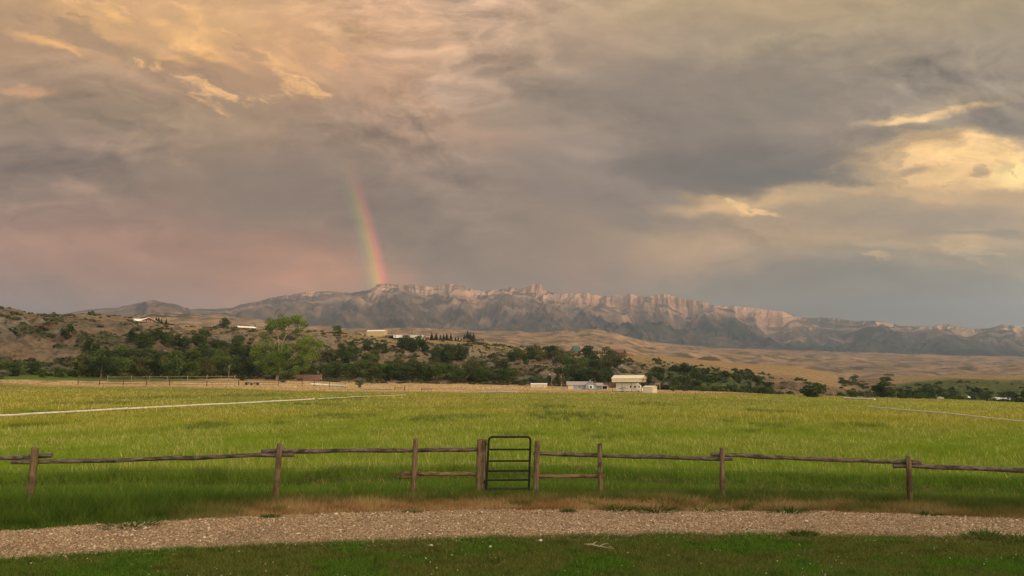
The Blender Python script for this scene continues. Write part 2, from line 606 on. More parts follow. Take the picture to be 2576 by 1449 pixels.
# rainbow: a 42 degree circle round the point opposite the sun
anti = (-SUN.x, -SUN.y, -SUN.z)
ang = w.math('MULTIPLY', w.math('ARCCOSINE', w.vmath('DOT_PRODUCT', dirv, anti)), 180 / PI)
bow = w.ramp(w.mr(ang, 40.2, 42.6, smooth=False), [
    (0.0, (0, 0, 0)), (0.22, (0.0, 0.004, 0.008)), (0.40, (0.004, 0.036, 0.008)), (0.54, (0.065, 0.070, 0.0)),
    (0.66, (0.16, 0.07, 0.0)), (0.8, (0.17, 0.018, 0.012)), (0.92, (0.06, 0.004, 0.012)), (1.0, (0, 0, 0))], 'EASE')
rise = w.mr(gz, 0.335, 0.10, 0.0, 2.9)
side = w.math('MULTIPLY', w.mr(gx, -0.45, -0.3), w.mr(dy, 0.1, 0.3))
bow = w.vmath('SCALE', bow, scale=w.math('MULTIPLY', rise, side))
sky = w.vmath('ADD', sky, bow)

# the rest of the dome, behind the viewpoint: bright broken cloud round the setting sun
sd = w.vmath('DOT_PRODUCT', dirv, tuple(SUN))
bn = w.noise(w.vmath('MULTIPLY', dirv, (1, 1, 2.4)), 3.5, 6, 0.6)
west = w.ramp(w.mr(sd, -0.5, 1.0, smooth=False), [(0.0, (0.5, 0.45, 0.39)), (0.45, (1.25, 1.14, 0.94)), (0.75, (2.9, 2.45, 1.8)), (1.0, (5.2, 3.8, 2.2))])
west = w.vmath('SCALE', west, scale=w.mr(bn, 0.3, 0.7, 0.6, 1.5))
front = w.mr(dy, 0.10, 0.42)
topd = w.mr(dz, 0.60, 0.95)
front = w.math('MULTIPLY', front, w.math('SUBTRACT', 1.0, topd))
dome = w.mix(front, west, sky)
GAIN_BACK = 1.0

nish = w.node('ShaderNodeTexSky', sky_type='NISHITA', sun_disc=False)
nish.sun_elevation = SUN_EL
nish.sun_rotation = SUN_AZ
nish.altitude = 1500
bg1 = w.node('ShaderNodeBackground', {'Color': dome, 'Strength': 1.0})
bg2 = w.node('ShaderNodeBackground', {'Color': nish.outputs[0], 'Strength': 0.1})
mixs = w.node('ShaderNodeMixShader', {0: w.mr(front, 0.0, 1.0, 0.25, 0.03), 1: bg1, 2: bg2})
w.node('ShaderNodeOutputWorld', {'Surface': mixs})
W.cycles.sampling_method = 'MANUAL'
W.cycles.sample_map_resolution = 512

# ------------------------------------------------------------------ sun
sl = bpy.data.lights.new('sun', 'SUN')
sl.energy = 2.6
sl.angle = math.radians(1.2)
sl.color = (1.0, 0.62, 0.38)
so = bpy.data.objects.new('sun', sl)
COL.objects.link(so)
so.rotation_euler = SUN.to_track_quat('Z', 'Y').to_euler()
so.location = SUN * 50

# ------------------------------------------------------------------ land heights
# per column: sight-line rows (distance in metres, picture row) of the valley floor, bluff and terrace
VAL = {
    -260: [(120, 1000), (230, 977), (262, 962), (300, 946), (332, 905), (360, 850), (392, 796), (450, 786), (700, 786)],
    0:    [(120, 1002), (230, 976), (262, 958), (300, 944), (335, 898), (362, 846), (390, 800), (440, 784), (700, 787)],
    100:  [(120, 1002), (230, 976), (262, 958), (300, 944), (335, 900), (364, 848), (392, 806), (440, 792), (700, 794)],
    200:  [(120, 1002), (230, 976), (264, 960), (302, 946), (336, 906), (368, 852), (402, 810), (450, 796), (700, 798)],
    340:  [(120, 1002), (230, 976), (266, 960), (304, 948), (336, 912), (372, 864), (412, 822), (460, 805), (700, 808)],
    470:  [(120, 1002), (230, 977), (266, 960), (306, 950), (340, 915), (384, 868), (430, 832), (480, 822), (700, 825)],
    560:  [(120, 1002), (230, 977), (268, 962), (308, 952), (350, 920), (400, 874), (450, 838), (500, 826), (720, 828)],
    640:  [(120, 1002), (230, 978), (270, 964), (310, 954), (350, 920), (400, 874), (450, 840), (500, 828), (720, 829)],
    800:  [(120, 1002), (230, 980), (275, 968), (320, 956), (362, 922), (410, 882), (460, 848), (500, 835), (760, 836)],
    1000: [(120, 1002), (230, 984), (290, 969), (345, 957), (385, 928), (430, 893), (480, 862), (520, 850), (800, 850)],
    1200: [(120, 1002), (230, 985), (290, 971), (350, 959), (390, 932), (440, 897), (485, 872), (525, 862), (800, 862)],
    1350: [(120, 1002), (230, 985), (290, 974), (355, 964), (395, 938), (450, 906), (500, 886), (540, 877), (800, 878)],
    1560: [(120, 1003), (230, 987), (290, 978), (360, 971), (405, 948), (460, 916), (510, 899), (550, 892), (820, 892)],
    1650: [(120, 1004), (230, 988), (290, 981), (365, 977), (410, 954), (470, 926), (520, 909), (570, 901), (860, 894)],
    1850: [(120, 1006), (230, 993), (290, 988), (370, 985), (420, 968), (480, 947), (530, 932), (610, 921), (880, 913)],
    2000: [(120, 1008), (230, 998), (300, 994), (380, 991), (430, 980), (490, 964), (545, 952), (680, 932), (900, 922)],
    2080: [(120, 1010), (230, 1000), (300, 996), (385, 994), (440, 984), (510, 974), (575, 965), (740, 946), (950, 934)],
    2150: [(120, 1012), (230, 1003), (300, 998), (400, 997), (460, 991), (540, 983), (620, 976), (780, 962), (1050, 950)],
    2230: [(120, 1015), (230, 1005), (300, 1000), (410, 1000), (470, 991), (540, 977), (620, 965), (720, 953), (950, 947)],
    2400: [(120, 1020), (230, 1010), (310, 1005), (410, 1004), (465, 986), (535, 963), (620, 950), (720, 943), (950, 944)],
    2576: [(120, 1026), (230, 1017), (320, 1013), (410, 1012), (465, 991), (535, 968), (620, 954), (720, 947), (950, 948)],
    2900: [(120, 1032), (230, 1024), (320, 1020), (410, 1018), (465, 996), (535, 972), (620, 958), (720, 950), (950, 950)],
}
HIL = {
    -260: [(900, 850), (1300, 815), (1900, 800), (2600, 800)],
    170: [(900, 855), (1300, 818), (1900, 799), (2600, 806)],
    280: [(900, 858), (1300, 818), (1900, 797), (2600, 802)],
    400: [(900, 858), (1300, 812), (1900, 791), (2600, 797)],
    540: [(900, 862), (1300, 818), (1900, 794), (2600, 799)],
    640: [(900, 866), (1300, 826), (1900, 806), (2600, 813)],
    720: [(900, 868), (1300, 838), (1900, 822), (2600, 826)],
    800: [(900, 872), (1300, 842), (1900, 824), (2600, 829)],
    950: [(900, 878), (1300, 848), (1900, 829), (2600, 834)],
    1100: [(900, 882), (1300, 850), (1900, 829), (2600, 834)],
    1240: [(900, 888), (1300, 858), (1900, 836), (2600, 840)],
    1350: [(900, 894), (1300, 862), (1900, 838), (2600, 843)],
    1430: [(900, 898), (1300, 860), (1900, 834), (2600, 842)],
    1490: [(900, 902), (1300, 862), (1900, 829), (2600, 842)],
    1560: [(900, 908), (1300, 874), (1900, 842), (2600, 850)],
    1650: [(900, 916), (1300, 892), (1900, 872), (2700, 861)],
    1800: [(900, 930), (1300, 906), (1900, 886), (2900, 874)],
    2000: [(900, 945), (1300, 918), (1900, 897), (3000, 882)],
    2150: [(900, 965), (1300, 930), (1900, 906), (3000, 885)],
    2300: [(900, 965), (1300, 936), (1900, 912), (3000, 890)],
    2576: [(900, 968), (1300, 942), (1900, 920), (3000, 898)],
    2900: [(900, 970), (1300, 946), (1900, 926), (3000, 906)],
}
# crest line of the mountain: x, row, crest distance, foot distance, foot row, cliff share of the height
MTN = [
    (-260, 800, 5200, 3600, 812, 0), (150, 797, 5200, 3600, 808, 0), (190, 789, 5000, 3600, 806, 0), (230, 783, 5000, 3600, 804, 0), (290, 779, 5000, 3600, 802, 0),
    (340, 771, 5000, 3600, 800, 0), (372, 768.5, 5000, 2600, 798, 0), (410, 769.5, 5000, 2600, 798, 0), (450, 778, 5000, 2600, 798, 0),
    (480, 781, 5100, 3600, 800, 0), (530, 782, 5200, 3600, 802, 0), (585, 780, 5200, 3600, 806, 0), (605, 771, 5200, 3600, 808, 0.05), (640, 766, 5200, 3600, 814, 0.05),
    (680, 757, 5200, 3600, 820, 0.05), (740, 748, 5200, 3600, 826, 0.06), (772, 739, 5200, 3600, 828, 0.1), (785, 735, 5200, 3600, 828, 0.12), (800, 737, 5200, 3600, 829, 0.05),
    (830, 737, 5200, 3600, 831, 0.05), (850, 740, 5200, 3600, 832, 0.02), (885, 741, 5200, 3600, 832, 0.02), (920, 736, 5200, 3600, 833, 0.02), (945, 728, 5200, 3600, 834, 0.02),
    (970, 723, 5200, 3600, 834, 0.05), (1000, 723, 5200, 3600, 835, 0.1), (1040, 725, 5200, 3600, 836, 0.15), (1060, 728, 5150, 3600, 837, 0.22),
    (1090, 728, 5100, 3600, 838, 0.25), (1104, 724, 5100, 3600, 838, 0.3), (1115, 722, 5100, 3600, 838, 0.32), (1140, 722, 5100, 3600, 838, 0.32), (1160, 728, 5100, 3600, 838, 0.26),
    (1190, 738, 5150, 3600, 839, 0.12), (1215, 738, 5200, 3600, 840, 0.08), (1240, 734, 5200, 3600, 841, 0.1), (1258, 732, 5200, 3600, 841, 0.12), (1262, 728, 5200, 3600, 841, 0.15),
    (1280, 730, 5200, 3600, 842, 0.1), (1310, 733, 5200, 3600, 843, 0.08), (1335, 728, 5200, 3600, 844, 0.14), (1340, 722, 5200, 3600, 844, 0.2),
    (1362, 724, 5200, 3600, 845, 0.2), (1365, 733, 5200, 3600, 845, 0.06), (1395, 744, 5150, 3600, 846, 0.1), (1410, 745, 5100, 3600, 846, 0.2),
    (1430, 743, 5100, 3600, 846, 0.25), (1480, 744, 5100, 3600, 848, 0.3), (1510, 748, 5100, 3600, 850, 0.3), (1535, 751, 5100, 3600, 852, 0.3),
    (1560, 746, 5100, 3600, 854, 0.35), (1568, 753, 5100, 3600, 855, 0.3), (1582, 745, 5100, 3600, 857, 0.35), (1592, 748, 5100, 3600, 858, 0.35), (1606, 754, 5100, 3600, 860, 0.3),
    (1640, 751, 5050, 3650, 864, 0.36), (1662, 745, 5000, 3650, 867, 0.4), (1680, 745, 5000, 3650, 869, 0.42), (1692, 750, 5000, 3650, 870, 0.42), (1720, 757, 5000, 3650, 872, 0.4),
    (1750, 762, 5000, 3650, 873, 0.38), (1780, 768, 5000, 3650, 874, 0.34), (1800, 774, 5000, 3650, 875, 0.24), (1830, 777, 5050, 3650, 877, 0.22), (1850, 776, 5050, 3650, 878, 0.3), (1900, 780, 5050, 3650, 880, 0.36),
    (1950, 786, 5050, 3650, 881, 0.4), (1968, 787, 5050, 3650, 882, 0.4), (1985, 795, 5100, 3650, 883, 0.25), (2015, 804, 5400, 3650, 884, 0.1), (2060, 802, 6000, 3650, 885, 0.2), (2100, 806, 6000, 3650, 886, 0.2),
    (2150, 812, 5800, 3650, 887, 0.14), (2200, 813, 5600, 3650, 888, 0.22), (2250, 818, 5500, 3650, 889, 0.28), (2262, 823, 5500, 3650, 889, 0.28), (2300, 824, 5500, 3650, 890, 0.32),
    (2345, 828, 5500, 3650, 891, 0.34), (2360, 822, 5500, 3650, 891, 0.4), (2384, 820, 5500, 3650, 892, 0.42), (2400, 825, 5500, 3650, 893, 0.4), (2440, 829, 5500, 3650, 894, 0.36),
    (2490, 830, 5500, 3650, 896, 0.34), (2515, 823, 5500, 3650, 897, 0.38), (2545, 824, 5500, 3650, 898, 0.38), (2576, 827, 5500, 3650, 899, 0.38), (2620, 832, 5500, 3650, 900, 0.36), (2900, 850, 5500, 3650, 906, 0.3),
]


class Profile:
    def __init__(self, table, dmin, near=None, nd=420):
        xs = sorted(table)
        self.d = np.exp(np.linspace(math.log(dmin), math.log(max(r[-1][0] for r in table.values()) * 1.02), nd))
        rows = []; az = []
        for x in xs:
            pts = list(near or [])
            for (d, y) in table[x]:
                a, e = azel(x, y)
                pts.append((d, EYE + d * math.tan(e)))
            az.append(azel(x, table[x][-1][1])[0])
            pd = np.array([q[0] for q in pts]); pz = np.array([q[1] for q in pts])
            rows.append(np.interp(self.d, pd, pz))
        rows = np.array(rows)
        # round the breaks a little
        k = np.array([1, 4, 7, 4, 1], float); k /= k.sum()
        pad = np.pad(rows, ((0, 0), (2, 2)), 'edge')
        rows = sum(k[i] * pad[:, i:i + rows.shape[1]] for i in range(5))
        self.az = np.linspace(az[0], az[-1], 500)
        self.z = np.array([np.interp(self.az, az, rows[:, j]) for j in range(rows.shape[1])]).T

    def __call__(self, az, d):
        az = np.asarray(az, float); d = np.asarray(d, float)
        u = np.clip((az - self.az[0]) / (self.az[1] - self.az[0]), 0, len(self.az) - 1.001)
        ld = np.log(self.d)
        v = np.clip((np.log(np.maximum(d, 1e-3)) - ld[0]) / (ld[1] - ld[0]), 0, len(ld) - 1.001)
        i = u.astype(int); j = v.astype(int); fu = u - i; fv = v - j
        z = self.z
        return (z[i, j] * (1 - fu) * (1 - fv) + z[i + 1, j] * fu * (1 - fv) + z[i, j + 1] * (1 - fu) * fv + z[i + 1, j + 1] * fu * fv)


P_VAL = Profile(VAL, 60, near=[(50, 0.0), (75, -0.02)])
P_HIL = Profile(HIL, 850)

# ditch behind the fence: picture points of its line
DITCH = [(-300, 1240), (60, 1226), (350, 1222), (700, 1225), (900, 1216), (1100, 1206), (1300, 1208), (1600, 1212), (1900, 1225), (2250, 1232), (2576, 1240), (2900, 1246)]
_dp = sorted(gp(x, y) for x, y in DITCH)
DX = [q[0] for q in _dp]; DY = [q[1] for q in _dp]


def valley_z(X, Y):
    X = np.asarray(X, float); Y = np.asarray(Y, float)
    az = np.arctan2(X, Y); d = np.hypot(X, Y)
    z = np.where(d < 60, 0.0, P_VAL(az, np.maximum(d, 61)))
    # small unevenness of the fields
    z = z + 0.05 * noise2(X * 0.35, Y * 0.35, 3) * sstep(16, 24, Y) + 0.12 * noise2(X * 0.06, Y * 0.06, 5) * sstep(25, 60, d)
    dy = Y - np.interp(X, DX, DY)
    z = z - 0.30 * np.exp(-(dy / 0.55) ** 2) * (0.7 + 0.4 * noise2(X * 0.7, Y * 0.2, 9)) + 0.16 * np.exp(-((dy - 1.3) / 0.6) ** 2) * (0.7 + 0.5 * noise2(X * 0.9, Y * 0.2, 8))
    # bluff gullies and lumps
    s = sstep(305, 345, d) * (1 - sstep(430, 520, d))
    arc = az * 420
    wob = fbm(arc / 40, d / 60, 3, 21) * 18
    g = ridged((arc + wob) / 32.0, d / 240.0, 4, 31) - 0.62
    z = z + s * (g * 9.0 + fbm(X / 14, Y / 14, 3, 41) * 0.9)
    t = sstep(480, 620, d)
    z = z + t * fbm(X / 60, Y / 60, 3, 43) * 0.5
    return z


def hills_z(X, Y):
    az = np.arctan2(X, Y); d = np.hypot(X, Y)
    z = P_HIL(az, d)
    wob = fbm(X / 260, Y / 260, 3, 51) * 90
    g = ridged((az * 1500 + wob) / 140.0, d / 520.0, 4, 53) - 0.6
    amp = sstep(880, 1200, d) * (1 - 0.6 * sstep(2000, 2800, d))
    return z + amp * (g * 15 + fbm(X / 90, Y / 90, 4, 57) * 3.2)


def polar_mesh(name, zf, az0, az1, naz, dist, mat, colf):
    az = np.linspace(az0, az1, naz)
    A, D = np.meshgrid(az, dist, indexing='ij')
    X = np.sin(A) * D; Y = np.cos(A) * D
    Z = zf(X, Y)
    nd = len(dist)
    v = np.stack([X, Y, Z], -1).reshape(-1, 3)
    i = np.arange(naz - 1)[:, None] * nd + np.arange(nd - 1)[None, :]
    q = np.stack([i, i + nd, i + nd + 1, i + 1], -1).reshape(-1, 4)
    # slope for the colour function
    gx = np.gradient(Z, axis=0) / np.maximum(np.gradient(A, axis=0) * D, 1e-6)
    gd = np.gradient(Z, axis=1) / np.gradient(D, axis=1)
    sl = np.hypot(gx, gd)
    c = colf(X, Y, Z, A, D, sl, gd).reshape(-1, 3)
    o = mesh_np(name, v, q, mat, c, smooth=True)
    return o


def lerp3(a, b, t):
    t = np.asarray(t)[..., None]
    return np.asarray(a) * (1 - t) + np.asarray(b) * t


def land_mat(name, var, scale, bump, bscale):
    return surf(name, (0.3, 0.3, 0.3), rough=0.95, var=var, scale=scale, bump=bump, bscale=bscale, attr='Col', spec=0.05, detail=8)


# ------------------------------------------------------------------ valley floor and bluff
GRAVEL_FAR = [(-500, 1360), (0, 1337), (200, 1324), (400, 1312), (650, 1299), (850, 1291), (1100, 1285), (1300, 1283), (1500, 1284), (1800, 1286), (2050, 1287), (2300, 1295), (2576, 1307), (3000, 1326)]
GRAVEL_NEAR = [(-500, 1440), (0, 1412), (250, 1395), (500, 1382), (750, 1371), (1000, 1362), (1250, 1354), (1500, 1350), (1700, 1346), (2000, 1348), (2300, 1353), (2576, 1361), (3000, 1380)]
gfp = sorted(gp(x, y) for x, y in GRAVEL_FAR)
gnp = sorted(gp(x, y) for x, y in GRAVEL_NEAR)


def path_far(X):
    X = np.asarray(X, float)
    return np.interp(X, [q[0] for q in gfp], [q[1] for q in gfp]) + 0.12 * noise2(X * 1.1, 0 * X, 61) + 0.06 * noise2(X * 4, 0 * X, 62)


def path_near(X):
    X = np.asarray(X, float)
    return np.interp(X, [q[0] for q in gnp], [q[1] for q in gnp]) + 0.09 * noise2(X * 1.3, 0 * X + 7, 63) + 0.05 * noise2(X * 4.3, 0 * X, 64)


SOIL = np.array([0.13, 0.085, 0.05])
TAN = np.array([0.50, 0.35, 0.185])
GRASSY = np.array([0.10, 0.12, 0.022])


def tan_edge_y(xpx):
    """picture row where the green field gives way to the dry strip"""
    return np.interp(xpx, [-300, 0, 400, 700, 850, 1100, 1500, 1700, 2000, 2200, 2900], [968, 968, 972, 977, 985, 988, 992, 995, 998, 1003, 1020])


def green_edge_d(az):
    x = CX + F * np.tan(az) * 1.0
    return np.interp(x, [-300, 0, 250, 430, 620, 760, 860, 1000, 1500, 1700, 1900, 2100, 2300, 2900], [252, 250, 235, 238, 225, 205, 200, 205, 205, 215, 300, 420, 430, 430])


def valley_col(X, Y, Z, A, D, sl, gd):
    n = fbm(X / 9, Y / 9, 4, 71)
    n2 = fbm(X / 2.2, Y / 2.2, 3, 73)
    c = lerp3(GRASSY, (0.19, 0.17, 0.045), sstep(22, 110, D))
    c = lerp3(c, SOIL, sstep(0.15, 0.5, n2) * (1 - sstep(18, 30, D)) * 0.7)
    # dry orange verge between path and fence
    v = sstep(0, 0.25, Y - path_far(X)) * (1 - sstep(0.9, 1.8, Y - path_far(X) + n2 * 0.4))
    c = lerp3(c, (0.19, 0.12, 0.06), v * sstep(-9, -5, X))
    dy = Y - np.interp(X, DX, DY)
    c = lerp3(c, (0.055, 0.038, 0.025), np.exp(-(dy / 0.5) ** 2) * 0.9)
    ge = green_edge_d(A)
    tz = sstep(-6, 6, D - ge + n * 5)
    stripe = 0.5 + 0.5 * np.sin(D / 9.0 + fbm(X / 50, Y / 20, 2, 77) * 2.5)
    tc = lerp3(TAN, (0.33, 0.23, 0.105), np.clip(stripe * 1.2 - 0.55 + n * 0.4, 0, 1) * 0.75)
    c = lerp3(c, tc, tz)
    # green aftermath right of x=1750 and along the foot of the bluff on the left
    x = CX + F * np.tan(A)
    gr = tz * sstep(1980, 2120, x)
    c = lerp3(c, (0.16, 0.15, 0.045), gr * 0.8)
    lf = tz * (1 - sstep(430, 640, x)) * sstep(262, 272, D + n * 6)
    c = lerp3(c, (0.09, 0.13, 0.03), lf)
    # the bluff: earth, scree, dry grass, sage
    b = sstep(300, 318, D + n * 4)
    earth = lerp3((0.148, 0.108, 0.073), (0.098, 0.081, 0.062), sstep(-0.3, 0.4, fbm(X / 22, Y / 30, 3, 81)))
    scree = sstep(0.15, 0.45, fbm(X / 30 + 9, Y / 60, 3, 83)) * sstep(0.3, 0.5, sl)
    earth = lerp3(earth, (0.185, 0.168, 0.142), scree * 0.8)
    dry = sstep(0.42, 0.15, sl + n2 * 0.08)
    earth = lerp3(earth, (0.25, 0.18, 0.092), dry * sstep(395, 420, D + n * 6))
    sage = sstep(0.05, 0.5, fbm(X / 17 + 40, Y / 22, 4, 85))
    earth = lerp3(earth, (0.07, 0.068, 0.036), sage * 0.9 * (1 - dry * 0.6))
    rr = np.clip(sstep(0.32, 0.5, fbm(X / 12, Z / 1.6, 3, 87)), 0, 1) * sstep(0.45, 0.7, sl)
    earth = lerp3(earth, (0.12, 0.07, 0.05), rr * 0.75)
    # green scrub cover of the right-hand slopes
    cut_ = 470 + 100 * sstep(2150, 2300, x)
    gs = sstep(1600, 1720, x + n * 60) * (1 - sstep(1890, 1960, x + n * 30) * (1 - sstep(2190, 2240, x + n * 30))) * (1 - sstep(cut_, cut_ + 70, D + n * 25)) * sstep(-0.5, 0.15, fbm(X / 26, Y / 40, 3, 89) + 0.25 + 0.4 * sstep(2080, 2250, x))
    earth = lerp3(earth, lerp3((0.034, 0.052, 0.018), (0.070, 0.095, 0.026), sstep(-0.3, 0.4, n2)), gs * 0.9)
    bare = sstep(1900, 1960, x + n * 20) * (1 - sstep(2190, 2240, x + n * 20))
    earth = lerp3(earth, lerp3((0.20, 0.14, 0.085), (0.135, 0.093, 0.062), sstep(-0.3, 0.3, fbm(X / 22, Y / 30, 3, 88))), bare * 0.85)
    # the golden terrace field
    tf = sstep(1590, 1680, x) * sstep(535, 565, D + n * 8) * (1 - sstep(2100, 2180, x))
    earth = lerp3(earth, lerp3((0.30, 0.20, 0.095), (0.235, 0.16, 0.085), sstep(-0.2, 0.4, fbm(X / 60, Y / 14, 3, 91))), tf)
    c = lerp3(c, earth, b)
    scar = np.exp(-((x - 112) / 26) ** 2) * sstep(388, 394, D + n * 2) * (1 - sstep(404, 412, D + n * 3))
    c = lerp3(c, (0.115, 0.055, 0.035), np.clip(scar * 1.3, 0, 1))
    return c * (1 + 0.16 * n2[..., None])


AZ0, AZ1 = azel(-230, 960)[0], azel(2830, 960)[0]
M_valley = land_mat('valley_earth', 0.30, 0.9, 0.10, 2.2)
ground = polar_mesh('ground', valley_z, AZ0 - 0.25, AZ1 + 0.25, 700, np.concatenate([[0.3, 3, 6, 8], np.linspace(9, 26, 110), np.exp(np.linspace(math.log(26.6), math.log(300), 80))]), M_valley, valley_col)
tag(ground, kind='structure')
bluff = polar_mesh('bluff', valley_z, AZ0, AZ1, 1000, np.concatenate([np.linspace(300.0, 540, 190), np.linspace(543, 900, 60)]), land_mat('bluff_earth', 0.33, 0.35, 0.35, 0.9), valley_col)
tag(bluff, kind='structure')


# ------------------------------------------------------------------ tan foothills
def hills_col(X, Y, Z, A, D, sl, gd):
    x = CX + F * np.tan(A)
    n = fbm(X / 150, Y / 150, 4, 101)
    n2 = fbm(X / 38, Y / 38, 4, 103)
    c = lerp3((0.27, 0.18, 0.115), (0.205, 0.152, 0.105), sstep(-0.3, 0.4, n))
    c = lerp3(c, (0.10, 0.088, 0.062), sstep(0.0, 0.5, n2 + 0.25 * n) * 0.8)
    c = lerp3(c, (0.33, 0.22, 0.14), sstep(0.1, 0.5, -n2 + 0.3 * n) * 0.6)
    # dark junipers on the farther left mounds
    dk = (1 - sstep(430, 560, x)) * sstep(1500, 1750, D) * sstep(-0.25, 0.2, n2 + n)
    c = lerp3(c, (0.05, 0.048, 0.036), dk * 0.85)
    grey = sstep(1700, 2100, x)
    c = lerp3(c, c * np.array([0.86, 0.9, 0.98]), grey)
    return c


hills = polar_mesh('foothills', hills_z, AZ0, AZ1, 800, np.exp(np.linspace(math.log(870), math.log(3200), 150)), land_mat('foothill_earth', 0.3, 0.03, 2.0, 0.06), hills_col)
tag(hills, kind='structure')

# ------------------------------------------------------------------ mountain
_m = np.array(MTN, float)
_maz = np.array([azel(x, y)[0] for x, y in _m[:, :2]])
_mel = np.array([azel(x, y)[1] for x, y in _m[:, :2]])
_fel = np.array([azel(x, y)[1] for x, y in zip(_m[:, 0], _m[:, 4])])
naz, nt_ = 1500, 210
m_az = np.linspace(AZ0, AZ1, naz)
dc = np.interp(m_az, _maz, _m[:, 2]); df = np.interp(m_az, _maz, _m[:, 3])
zc = EYE + dc * np.tan(np.interp(m_az, _maz, _mel))
zf_ = EYE + df * np.tan(np.interp(m_az, _maz, _fel))
cl = np.interp(m_az, _maz, _m[:, 5])
rag = fbm(m_az * 260, 0 * m_az, 4, 131)
t = np.concatenate([np.linspace(0, 0.80, 110), np.linspace(0.803, 0.97, 70), np.linspace(0.975, 1.25, 30)])
A, T = np.meshgrid(m_az, t, indexing='ij')
DC = dc[:, None]; DF = df[:, None]; ZC = zc[:, None]; ZF = zf_[:, None]; CL = cl[:, None]
arcf = A * 5000
wob = fbm(arcf / 520, T * 3, 3, 111) * 150
# buttresses: the cliff foot steps back and forth along the crest
but = ridged((arcf + wob * 1.3) / 430, T * 0.9, 5, 113, 0.62) - 0.6
but2 = ridged((arcf) / 62, T * 0.7, 3, 117) - 0.6
CL = CL * np.clip(0.42 + 0.55 * noise2(arcf / 260 + 7, 0 * T + 3.3, 119) + 0.3 * noise2(arcf / 90, 0 * T + 1.3, 120), 0.06, 0.85)
tc_ = 0.90 - 0.16 * but - 0.02 * but2           # where the cliff stands
rise = np.clip((T - tc_ + 0.03) / 0.035, 0, 1)
# two-ledged cliff
rise = 0.55 * sstep(0, 0.42, rise) + 0.45 * sstep(0.6, 1.0, rise)
tal = np.clip(T / np.maximum(tc_, 0.3), 0, 1) ** 1.25
cap = 0.015 * np.clip((T - tc_) / 0.1, 0, 1)
fall = np.clip((T - 1.0) / 0.25, 0, 1)
prof = tal * (1 - CL - cap * (CL > 0.03)) + CL * rise + cap * (CL > 0.03)
D = DF + (DC - DF) * T
X = np.sin(A) * D; Y = np.cos(A) * D
Z = ZF + (ZC - ZF) * prof
H = ZC - ZF
env = np.clip(np.sin(np.clip(T / 0.93, 0, 1) * PI), 0, 1) ** 0.8 * (1 - 0.85 * sstep(0.55, 0.90, T))
spur = ridged((arcf + wob) / 700, T * 1.3, 4, 121, 0.5) - 0.62
rill = ridged((arcf + wob * 0.8) / 170, T * 1.6, 4, 123, 0.55) - 0.62
fine_ = fbm(X / 60, Y / 90, 4, 125)
Z = Z + H * env * (0.62 * spur + 0.20 * rill) + env * fine_ * 7
strata = np.sin(Z / 22.0 + fbm(X / 500, Y / 500, 2, 127) * 2)
Z = Z + strata * 3.0 * env * sstep(0.3, 0.8, T)
Z = Z - fall * H * 0.5
# keep the crest where the sight lines put it
Z = Z + (rag[:, None] * 4) * np.exp(-((T - 1) / 0.06) ** 2) * (0.3 + CL * 2)
Z[:, 0] = Z[:, 0] - 40
nd = len(t)
gx_ = np.gradient(Z, axis=0) / (np.gradient(A, axis=0) * D)
gd_ = np.gradient(Z, axis=1) / np.gradient(D, axis=1)
sl_ = np.hypot(gx_, gd_)
xpx = CX + F * np.tan(A)
nA = fbm(X / 320, Y / 320, 4, 141); nB = fbm(X / 75, Y / 75, 4, 143)
rock = lerp3((0.32, 0.20, 0.145), (0.39, 0.26, 0.195), sstep(-0.3, 0.4, strata + nB))
soil = lerp3((0.155, 0.104, 0.075), (0.092, 0.068, 0.052), sstep(-0.4, 0.4, nA))
scrub = np.array([0.030, 0.035, 0.030])  # scrub colour, also used to paint cloud shade on the lower right
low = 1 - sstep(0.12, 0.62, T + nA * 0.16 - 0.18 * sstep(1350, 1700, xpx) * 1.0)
scrub_shade_amt = np.clip(0.15 + 0.85 * low + 0.35 * sstep(-0.1, 0.5, nB) - 0.1, 0, 1) * (0.55 + 0.45 * sstep(1300, 1750, xpx)) + 0.3 * sstep(1850, 2100, xpx)  # real scrub, plus cloud shade painted in towards the right
c = lerp3(soil, scrub, np.clip(scrub_shade_amt * (0.65 + 0.7 * sstep(-0.35, 0.35, nB + 0.5 * nA)), 0, 0.95))
band = sstep(0.55, 0.95, np.sin(T * 26 + nA * 2.2)) * sstep(0.45, 0.6, T) * (1 - sstep(0.86, 0.9, T))
c = lerp3(c, (0.33, 0.22, 0.155), band * 0.6)
c = lerp3(c, rock, sstep(0.8, 1.3, sl_) * sstep(0.6, 0.8, T))
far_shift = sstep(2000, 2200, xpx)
v = np.stack([X, Y, Z], -1).reshape(-1, 3)
i = np.arange(naz - 1)[:, None] * nd + np.arange(nd - 1)[None, :]
q = np.stack([i, i + nd, i + nd + 1, i + 1], -1).reshape(-1, 4)
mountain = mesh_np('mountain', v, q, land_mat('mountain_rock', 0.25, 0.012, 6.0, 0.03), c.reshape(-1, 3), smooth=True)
tag(mountain, kind='structure')

# ------------------------------------------------------------------ haze
mh = bpy.data.materials.new('haze_air'); mh.use_nodes = True
hn = NT(mh.node_tree); hn.n.clear()
pv = hn.node('ShaderNodeVolumePrincipled', {'Color': (0.55, 0.72, 1.0), 'Density': 1.1e-4, 'Anisotropy': 0.3})
oo = hn.node('ShaderNodeOutputMaterial')
hn.l.new(pv.outputs[0], oo.inputs['Volume'])
hz = MB().box(0, 3650, 385, 11000, 7700, 850).build('haze', mh)
tag(hz, kind='stuff')


